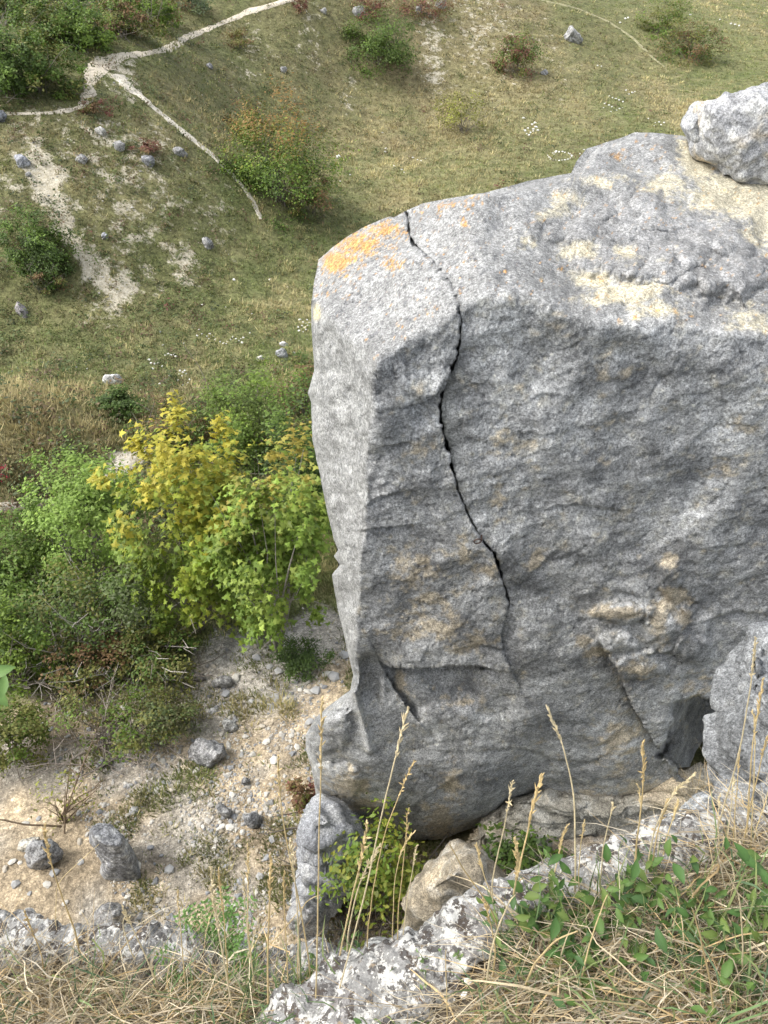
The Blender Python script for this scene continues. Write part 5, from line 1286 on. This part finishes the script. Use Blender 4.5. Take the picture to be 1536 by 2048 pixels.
ST = [([(91, 1650), (98, 1710), (120, 1780), (150, 1862), (165, 1930)], 'dry stalk rising alone at the far left over the leaning boulder', .28, 1.3),
      ([(198, 1688), (160, 1722), (128, 1752), (112, 1768)], 'thin side stalk slanting up towards the leaning boulder', 0, .6),
      ([(246, 1815), (258, 1838), (290, 1900), (322, 1990)], 'bent dry stalk just right of the leaning boulder', .2, 1.2),
      ([(50, 1822), (62, 1860), (85, 1910), (90, 1960)], 'short dry stalk on the left end of the ledge', .3, 1.0),
      ([(357, 1780), (353, 1800), (360, 1850), (372, 1990)], 'slim stalk above the feathery green plant', .2, .9),
      ([(423, 1735), (428, 1800), (436, 1850), (470, 2046)], 'tall straight stalk left of a twin above the feathery plant', .4, 1.3),
      ([(437, 1738), (442, 1800), (450, 1860), (458, 2000)], 'twin stalk standing close right of the straight one', .35, .9),
      ([(495, 1690), (494, 1760), (492, 1850), (510, 2000)], 'stalk with narrow head between the twins and the long ones', .3, 1.0),
      ([(482, 1745), (486, 1800), (498, 1900), (512, 1990)], 'faint short stalk beside the narrow headed one', .25, .8),
      ([(540, 1712), (538, 1780), (536, 1900), (535, 2046)], 'upright thick stalk left of the right hand ledge foot', .25, 1.4),
      ([(556, 1512), (562, 1600), (575, 1690), (598, 1800), (620, 1925)], 'long stalk with tip over the sandy slope', .18, 1.1),
      ([(580, 1680), (590, 1760), (597, 1870), (600, 1960)], 'short stalk below the long sandy slope one', .25, 1.0),
      ([(569, 1745), (572, 1840), (575, 1950)], 'thin stalk near the thick upright one', .25, .9),
      ([(644, 1400), (641, 1560), (637, 1700), (634, 1910), (630, 2040)], 'very tall vertical stalk crossing the lower left edge of the tower', .22, 1.0),
      ([(818, 1417), (790, 1530), (757, 1663), (733, 1785), (700, 1900), (668, 2020)], 'very tall slanting stalk crossing the tower base', .17, 1.1),
      ([(828, 1522), (800, 1595), (774, 1660), (752, 1760), (735, 1870)], 'slanting stalk right of the tallest slanting one', .2, .9),
      ([(733, 1647), (724, 1710), (709, 1776), (681, 1897), (670, 1960)], 'stalk in front of the yellow green gap shrub', .35, 1.4),
      ([(760, 1690), (730, 1745), (712, 1790), (694, 1880)], 'side stalk leaning right before the gap shrub', .3, 1.2),
      ([(818, 1619), (812, 1700), (798, 1805), (795, 1880)], 'slim stalk right of the gap shrub', .2, .8),
      ([(830, 1663), (805, 1700), (790, 1760), (784, 1880)], 'crooked stalk right of the gap shrub', .25, .8),
      ([(835, 1690), (828, 1740), (815, 1800), (805, 1880)], 'short stalk against the dark hole left of the tan boulder', .2, .8),
      ([(899, 1688), (930, 1745), (960, 1785), (990, 1830), (1000, 1880)], 'stalk leaning left over the tan boulder', 0, 1.0),
      ([(954, 1690), (970, 1750), (984, 1785), (1000, 1860)], 'forked stalk right of the tan boulder', .3, 1.0),
      ([(1026, 1562), (1010, 1650), (996, 1710), (984, 1764), (992, 1850)], 'slender stalk with dark tip under the overhang', .22, 1.0),
      ([(1082, 1552), (1066, 1610), (1056, 1660), (1036, 1745), (1020, 1830)], 'thick headed stalk before the overhang', .35, 1.5),
      ([(1030, 1680), (1036, 1720), (1032, 1760), (1022, 1840)], 'short bushy stalk at the base of the thick headed one', .5, 1.4),
      ([(1095, 1417), (1108, 1450), (1125, 1482), (1149, 1583), (1151, 1736), (1150, 1800)], 'tall nodding stalk with drooping head on the dark face', .2, 1.3),
      ([(1135, 1651), (1124, 1680), (1109, 1736), (1100, 1800)], 'small branched stalk near the shaded shrub', .4, .9),
      ([(1170, 1640), (1165, 1680), (1160, 1730), (1158, 1800)], 'thin short stalk right of the nodding one', .25, .8),
      ([(1225, 1608), (1214, 1650), (1204, 1700), (1198, 1790)], 'stalk with round tip before the pale foot wall', .12, 1.0),
      ([(1287, 1484), (1291, 1556), (1283, 1630), (1274, 1686), (1268, 1790)], 'tall golden stalk left of the cave', .28, 1.2),
      ([(1275, 1570), (1278, 1630), (1272, 1690), (1264, 1780)], 'thin stalk behind the tall golden one', .2, .8),
      ([(1391, 1546), (1365, 1568), (1349, 1582), (1325, 1620), (1306, 1667), (1290, 1760)], 'curved stalk pointing at the cave', .3, 1.1),
      ([(1335, 1600), (1322, 1640), (1312, 1680), (1300, 1760)], 'short stalk below the curved one', .3, 1.0),
      ([(1356, 1602), (1348, 1630), (1335, 1660), (1318, 1740)], 'short headed stalk right of the curved one', .3, 1.0),
      ([(1511, 1276), (1505, 1347), (1490, 1450), (1476, 1523), (1450, 1610), (1427, 1686)], 'tallest stalk crossing the grey outcrop', .2, 1.1),
      ([(1526, 1360), (1508, 1484), (1500, 1570), (1492, 1700)], 'tall stalk near the right frame edge', .25, 1.1),
      ([(1505, 1422), (1508, 1500), (1504, 1600), (1500, 1720)], 'straight stalk amid the outcrop stalks', .25, .9),
      ([(1467, 1556), (1462, 1610), (1456, 1673), (1450, 1720)], 'short stalk at the foot of the outcrop', .2, .9),
      ([(1536, 1470), (1515, 1560), (1500, 1620), (1484, 1710)], 'stalk leaning out at the right edge', .2, 1.0),
      ([(1545, 1540), (1530, 1600), (1512, 1660), (1505, 1720)], 'low stalk leaning out at the right edge', .2, .9),
      ([(1440, 1590), (1438, 1640), (1440, 1700), (1445, 1740)], 'thin stalk in front of the rock wedge', .2, .8),
      ([(1480, 1500), (1476, 1570), (1470, 1640), (1466, 1720)], 'slim stalk left of the straight one on the outcrop', .2, .8),
      ([(1215, 1790), (1190, 1860), (1170, 1930), (1155, 1990)], 'dry stem leaning over the leafy plants', 0, 1.2),
      ([(1330, 1833), (1270, 1815), (1216, 1792)], 'pale stem bridging the leafy plants', 0, 1.0),
      ([(985, 1848), (1060, 1842), (1140, 1834), (1216, 1800), (1240, 1760)], 'long arched pale stem above the leafy plants', 0, 1.1),
      ([(1155, 1862), (1110, 1880), (1070, 1925), (1045, 1985)], 'arched straw stem at the left of the leafy plants', 0, 1.4),
      ([(1440, 1720), (1478, 1790), (1486, 1880), (1484, 1960)], 'stem standing in the dead grass at the right', 0, 1.0),
      ([(1385, 1820), (1400, 1880), (1420, 1960), (1430, 2040)], 'stem through the dead grass right of the leafy plants', 0, 1.2),
      ([(1110, 2000), (1180, 2000), (1270, 2010), (1330, 2030)], 'stem lying across the bottom grass', 0, 1.1),
      ([(1030, 1790), (1010, 1830), (985, 1900), (970, 1990)], 'reddish stem at the left border of the right hand grass', 0, 1.3),
      ([(965, 1800), (980, 1850), (992, 1900), (985, 1960)], 'dry stem at the edge of the white lichened ledge', .3, 1.0),
      ([(892, 1900), (893, 1960), (894, 2046)], 'thin stem by the little stonecrop', 0, .8),
      ([(470, 1750), (520, 1830), (500, 1900), (480, 1960)], 'crossing stem near the feathery plant', 0, .8),
      ([(610, 1810), (560, 1870), (520, 1910), (460, 1960)], 'curved stem arching over the ledge', .0, .9),
      ([(640, 1790), (612, 1800), (600, 1840), (596, 1900)], 'hooked stem beside the vertical tall stalk', 0, .8),
      ([(270, 1830), (250, 1828), (246, 1850), (262, 1900), (290, 1960)], 'hooked dry stem on the left ledge', 0, 1.1),
      ([(190, 1980), (150, 1940), (120, 1900), (70, 1870)], 'flattened stem on the left ledge', 0, .9)]
for k, (pts, lab, hd, th) in enumerate(ST):
    stalk(pts, lab, hd, th, seed=500 + k)

# leafy green plants among the dead grass
def leaf_part(me, root, p, n, size, rg):
    from mathutils import Vector
    o = link('leaf', me, parent=root)
    o.location = [float(v) for v in p]; o.rotation_mode = 'QUATERNION'
    o.rotation_quaternion = Vector([float(v) for v in n]).to_track_quat('Z', 'Y')
    o.rotation_quaternion = o.rotation_quaternion @ __import__('mathutils').Quaternion((0, 0, 1), float(rg.uniform(0, 6.28)))
    o.scale = (float(size),) * 3

def fine_leaf(col):
    pts, tri = OVATE
    z = np.abs(pts[:, 0]) * .5 - pts[:, 1] ** 2 * .35
    mid = np.array([(0, -.25, -.02), (0, .02, .0), (0, .3, -.03)])
    V = np.concatenate([np.stack([pts[:, 0], pts[:, 1], z], -1), mid])
    T = [(0, 1, 8), (0, 8, 7), (1, 2, 9), (1, 9, 8), (2, 3, 10), (2, 10, 9), (3, 4, 10), (4, 5, 10), (5, 6, 9), (5, 9, 10), (6, 7, 8), (6, 8, 9)]
    cc = np.tile(C(*col), (11, 1)); cc[8:] *= 1.25
    return mesh_data('leaf', V, np.array(T), M_LEAF, cc, True)
FL = [fine_leaf(c) for c in ((.065, .135, .034), (.085, .155, .036), (.06, .12, .038), (.10, .17, .042), (.13, .185, .046))]

def leafy(px, py, label, n, h, leafsize, seed, spread=.06, meshes=FL, name='leafy_plant', base=None):
    rg = np.random.default_rng(seed)
    g = fhit(np.array(float(px)), np.array(float(py))) if base is None else base
    root = bpy.data.objects.new(name, None); COL.objects.link(root); root.location = [float(v) for v in g]; root.empty_display_size = .05
    root['label'] = label; root['category'] = 'plant'; root['group'] = 'green plants on the cliff edge'
    st = []; k = 0
    ns = max(2, n // 8)
    for s_ in range(ns):
        a = rg.uniform(0, 6.28); ln = h * rg.uniform(.6, 1.1)
        e = np.array([math.cos(a) * spread * rg.uniform(.4, 1.2), math.sin(a) * spread * rg.uniform(.4, 1.2), ln])
        m = e * .5 + rg.normal(size=3) * .008
        P = np.array([np.zeros(3), m, e]); st.append(tube(P, np.array([.0012, .001, .0006]), 5))
        for i in range(n // ns):
            t = (i + 1) / (n // ns); b = m * (1 - (2 * t - 1)) + e * (2 * t - 1) if t > .5 else m * 2 * t
            q = rg.normal(size=3); q[2] = abs(q[2]) * .3; q /= np.linalg.norm(q)
            c = b + q * leafsize * .7
            nn = np.array([0, 0, 1.0]) * .9 + rg.normal(size=3) * .5 + np.array([0, -.35, 0]); nn /= np.linalg.norm(nn)
            leaf_part(meshes[int(rg.integers(0, len(meshes)))], root, c, nn, leafsize * rg.uniform(.65, 1.25), rg)
            st.append(tube(np.array([b, (b + c) / 2, c]), .0006, 5))
    V, Q = join(st)
    mesh('stems', V, Q, M_BARK, np.tile(C(.14, .18, .07), (len(V), 1)), parent=root)
    return root

LP = [(1100, 1870, 'leafy green plant at the left border of the dead grass', 26, .10, .034), (1160, 1830, 'leafy plant next to the upper rim of the white ledge', 26, .10, .032), (1230, 1850, 'dense leafy plant in the middle of the green patch', 32, .11, .036),
      (1290, 1820, 'leafy plant with upright shoots behind the middle one', 24, .12, .034), (1180, 1920, 'leafy plant in front of the dense middle one', 28, .09, .034), (1080, 1945, 'low leafy plant at the lower left of the green patch', 24, .07, .032),
      (1350, 1870, 'leafy plant right of the dense middle one', 26, .10, .032), (1300, 1930, 'leafy plant amid pale stems in the lower middle', 24, .08, .032), (1420, 1850, 'scattered leaved plant right of the green patch', 18, .10, .034),
      (1500, 1830, 'leafy plant at the right frame edge', 20, .10, .036), (1480, 1990, 'bright leafy plant in the lower right corner', 22, .08, .032), (1230, 1990, 'small leafy plant near the bottom middle', 16, .06, .03),
      (1530, 1930, 'leafy plant below the one at the right edge', 16, .08, .034), (1040, 1880, 'small leafy plant on the inner side of the white ledge', 14, .08, .03), (770, 2030, 'small green sprig low on the right hand ledge', 12, .06, .026),
      (700, 1985, 'tiny green sprig in the joint between the two ledges', 10, .06, .022), (620, 1930, 'slim green sprig on the end of the left ledge', 10, .09, .022)]
for k, (a, b, l, n, h, ls) in enumerate(LP):
    leafy(a, b, l, int(n * 1.5), h * 1.15, ls * .95, 700 + k, spread=.085)
TINY = [fine_leaf(c) for c in ((.14, .22, .08), (.19, .26, .10))]
leafy(868, 1952, 'small fleshy stonecrop beside the bare soil on the ledge', 40, .045, .011, 731, .03, TINY, 'stonecrop')
leafy(905, 1925, 'tiny stonecrop shoot on the rim of the white ledge', 18, .03, .010, 732, .015, TINY, 'stonecrop')

def feathery(px, py, label, seed, n=20, ln=.10):
    rg = np.random.default_rng(seed); g = fhit(np.array(float(px)), np.array(float(py)))
    root = bpy.data.objects.new('feathery_plant', None); COL.objects.link(root); root.location = [float(v) for v in g]; root.empty_display_size = .05
    root['label'] = label; root['category'] = 'plant'; root['group'] = 'green plants on the cliff edge'
    for s_ in range(n):
        a = rg.uniform(0, 6.28); L = ln * rg.uniform(.6, 1.15); d = np.array([math.cos(a), math.sin(a), 0]); sd_ = np.array([-d[1], d[0], 0])
        t = np.linspace(0, 1, 14); up = rg.uniform(.5, 1.1)
        P = d * (L * t * .8)[:, None] + np.array([0, 0, 1.0]) * (L * up * (t - .45 * t * t))[:, None]
        V, Q = tube(P, np.linspace(.0011, .0004, 14), 4); pr = [(V, Q)]
        pl, pn = [], []
        for i in range(2, 14):
            for sg in (-1, 1):
                w_ = .022 * math.sin(.25 + 2.7 * t[i]) * (L / .1)
                for j in (.35, .7, 1.0):
                    pl.append(P[i] + sd_ * sg * w_ * j + d * .004 * j); pn.append(np.array([0, 0, 1]) + rg.normal(size=3) * .45)
        pl = np.array(pl); pn = np.array(pn); pn /= np.linalg.norm(pn, axis=1, keepdims=True)
        V2, T2, c2 = leaf_cloud(pl, pn, rg.uniform(.007, .012, len(pl)), np.array([(.13, .24, .06)]) * rg.uniform(.7, 1.3, (len(pl), 1)), RHOMB, rg)
        fr = link('frond', mesh_data('frond', np.concatenate([V, V2]), [Q, T2 + len(V)], M_LEAF, np.concatenate([np.tile(C(.14, .2, .07), (len(V), 1)), c2]), False), parent=root)
    return root
feathery(430, 1935, 'feathery bright green plant growing on the left ledge', 741, 34, .14)
feathery(400, 2000, 'smaller feathery plant at the foot of the left ledge', 742, 12, .06)

# the plant whose leaves reach in at the left frame edge
bp = fhit(np.array(-190.0), np.array(1870.0)); tip = at(-12, 1372, .92)
root = bpy.data.objects.new('leafy_sapling', None); COL.objects.link(root); root.location = [float(v) for v in bp]; root.empty_display_size = .05
root['label'] = 'pale green leaves reaching in at the left frame edge'; root['category'] = 'plant'
PS = np.array([np.zeros(3), (tip - bp) * .4 + np.array([-.05, 0, .05]), (tip - bp) * .8 + np.array([-.03, 0, .03]), tip - bp])
V, Q = tube(PS, np.array([.004, .003, .002, .001]), 6)
mesh('stem', V, Q, M_BARK, np.tile(C(.2, .22, .1), (len(V), 1)), parent=root)
rg = np.random.default_rng(9)
BIGL = fine_leaf((.14, .24, .07))
for (a, b, s) in ((2, 1342, .05), (6, 1372, .045), (0, 1392, .05), (-60, 1420, .05), (-80, 1360, .05)):
    c = at(a, b, .90) - bp
    nn = np.array([.2, -.5, .8]) + rg.normal(size=3) * .15
    leaf_part(BIGL, root, c, nn / np.linalg.norm(nn), s, rg)

# soil pocket, pebbles and fallen leaves at the bottom
for k, (a, b, s) in enumerate([(848, 1948, 16), (926, 1938, 18), (935, 1968, 22), (928, 1996, 20), (822, 2000, 10), (842, 2035, 9), (826, 2024, 8), (944, 2034, 14), (908, 2005, 7), (868, 2012, 8), (990, 1990, 9), (838, 1944, 10)]):
    p = fhit(np.array(float(a)), np.array(float(b))); sz = s / F * slant(p)
    o = link('pebble', WHITE[k % 5], label='white pebble lying on the dark soil pocket of the near ledge', cat='pebble', group='pebbles on the soil pocket')
    o.location = [float(v) for v in p + np.array([0, 0, .012])]; o.scale = (sz,) * 3; o.rotation_euler = (0, 0, k * 1.3)
def fallen(px, py, w_, label, col, seed):
    rg = np.random.default_rng(seed); p = fhit(np.array(float(px)), np.array(float(py))) + np.array([0, 0, .015])
    u = np.linspace(-1, 1, 13); X_, Y_ = np.meshgrid(u, u)
    r = np.hypot(X_, Y_); m = np.maximum(np.abs(X_), np.abs(Y_)); k = np.where(r > 0, m / np.maximum(r, 1e-6), 1)
    X_, Y_ = X_ * k, Y_ * k * .7
    Z_ = .22 * X_ ** 2 - .15 * Y_ ** 2 + .1 * noise(np.stack([X_, Y_, 0 * X_], -1), .7, seed)
    V = np.stack([X_, Y_, Z_], -1).reshape(-1, 3) * w_
    o = mesh('fallen_leaf', V, grid_quads(13, 13), M_LEAF, np.tile(C(*col), (169, 1)) * rg.uniform(.8, 1.2, (169, 1)), label=label, cat='leaf')
    o.location = [float(v) for v in p]; o.rotation_euler = (.25, .1, seed * .7)
fallen(862, 1982, .030, 'rust brown fallen leaf beside the stonecrop', (.24, .12, .035), 1)
fallen(338, 1962, .024, 'ochre fallen leaf below the left ledge', (.36, .22, .03), 2)
fallen(1345, 1998, .024, 'olive yellow fallen leaf in the bottom grass', (.26, .19, .04), 3)

# dry grass growing in the dark gap below the tower
VV, QQ, CC_, off = [], [], [], 0
rg = np.random.default_rng(451)
for (x0, y0, x1, y1, n) in ((640, 1760, 840, 1900, 420), (930, 1700, 1120, 1790, 160), (1380, 1510, 1440, 1600, 60), (560, 1700, 640, 1800, 120)):
    b = np.array([hit(rg.uniform(x0, x1), rg.uniform(y0, y1)) for _ in range(n)])
    if x0 == 1380: b = at(rg.uniform(x0, x1, n), rg.uniform(1570, 1610, n), 4.6 + rg.uniform(0, .3, n))
    a = rg.uniform(0, 6.28, n); dr = np.stack([np.cos(a), np.sin(a), 0 * a], -1)
    v, f, c = ribbons(b, dr, rg.uniform(.1, .35, n), rg.uniform(0, .05, n), rg.uniform(.003, .006, n), DRYC[rg.integers(0, 6, n)] * rg.uniform(.5, 1.0, (n, 1)), rg, up=rg.uniform(.2, .6, n))
    VV.append(v); QQ.append(f + off); CC_.append(c); off += len(v)
mesh('gap_grass', np.concatenate(VV), np.concatenate(QQ), M_DRY, np.concatenate(CC_), kind='stuff', label='dry grass growing in the gap under the tower', cat='grass')

# ------------------------------------------------------------------ climbing ring in the crack
c0 = on_tower(957, 1077) + np.array([-.012, -.03, .0])
th = np.linspace(0, 2 * math.pi, 33)[:-1]
RR, rr = .030, .0055
a = np.arange(10) / 10 * 2 * math.pi
V = np.stack([(RR + rr * np.cos(a)[None]) * np.cos(th)[:, None], rr * np.sin(a)[None] + .006 * np.cos(th)[:, None], (RR * .8 + rr * np.cos(a)[None]) * np.sin(th)[:, None]], -1)
i = np.arange(32)[:, None]; j = np.arange(10)[None]
Q = np.stack([i * 10 + j, ((i + 1) % 32) * 10 + j, ((i + 1) % 32) * 10 + (j + 1) % 10, i * 10 + (j + 1) % 10], -1).reshape(-1, 4)
root = bpy.data.objects.new('climbing_anchor', None); COL.objects.link(root); root.location = [float(v) for v in c0]; root.empty_display_size = .03
root['label'] = 'rusty steel climbing ring hammered into the crack of the tower'; root['category'] = 'anchor'
mesh('ring', V.reshape(-1, 3), Q, M_METAL, parent=root)
V, Q = tube(np.array([(.03, .0, .004), (.036, .03, .006), (.04, .14, .01)]), np.array([.007, .007, .006]), 8)
mesh('peg', V, Q, M_METAL, parent=root)
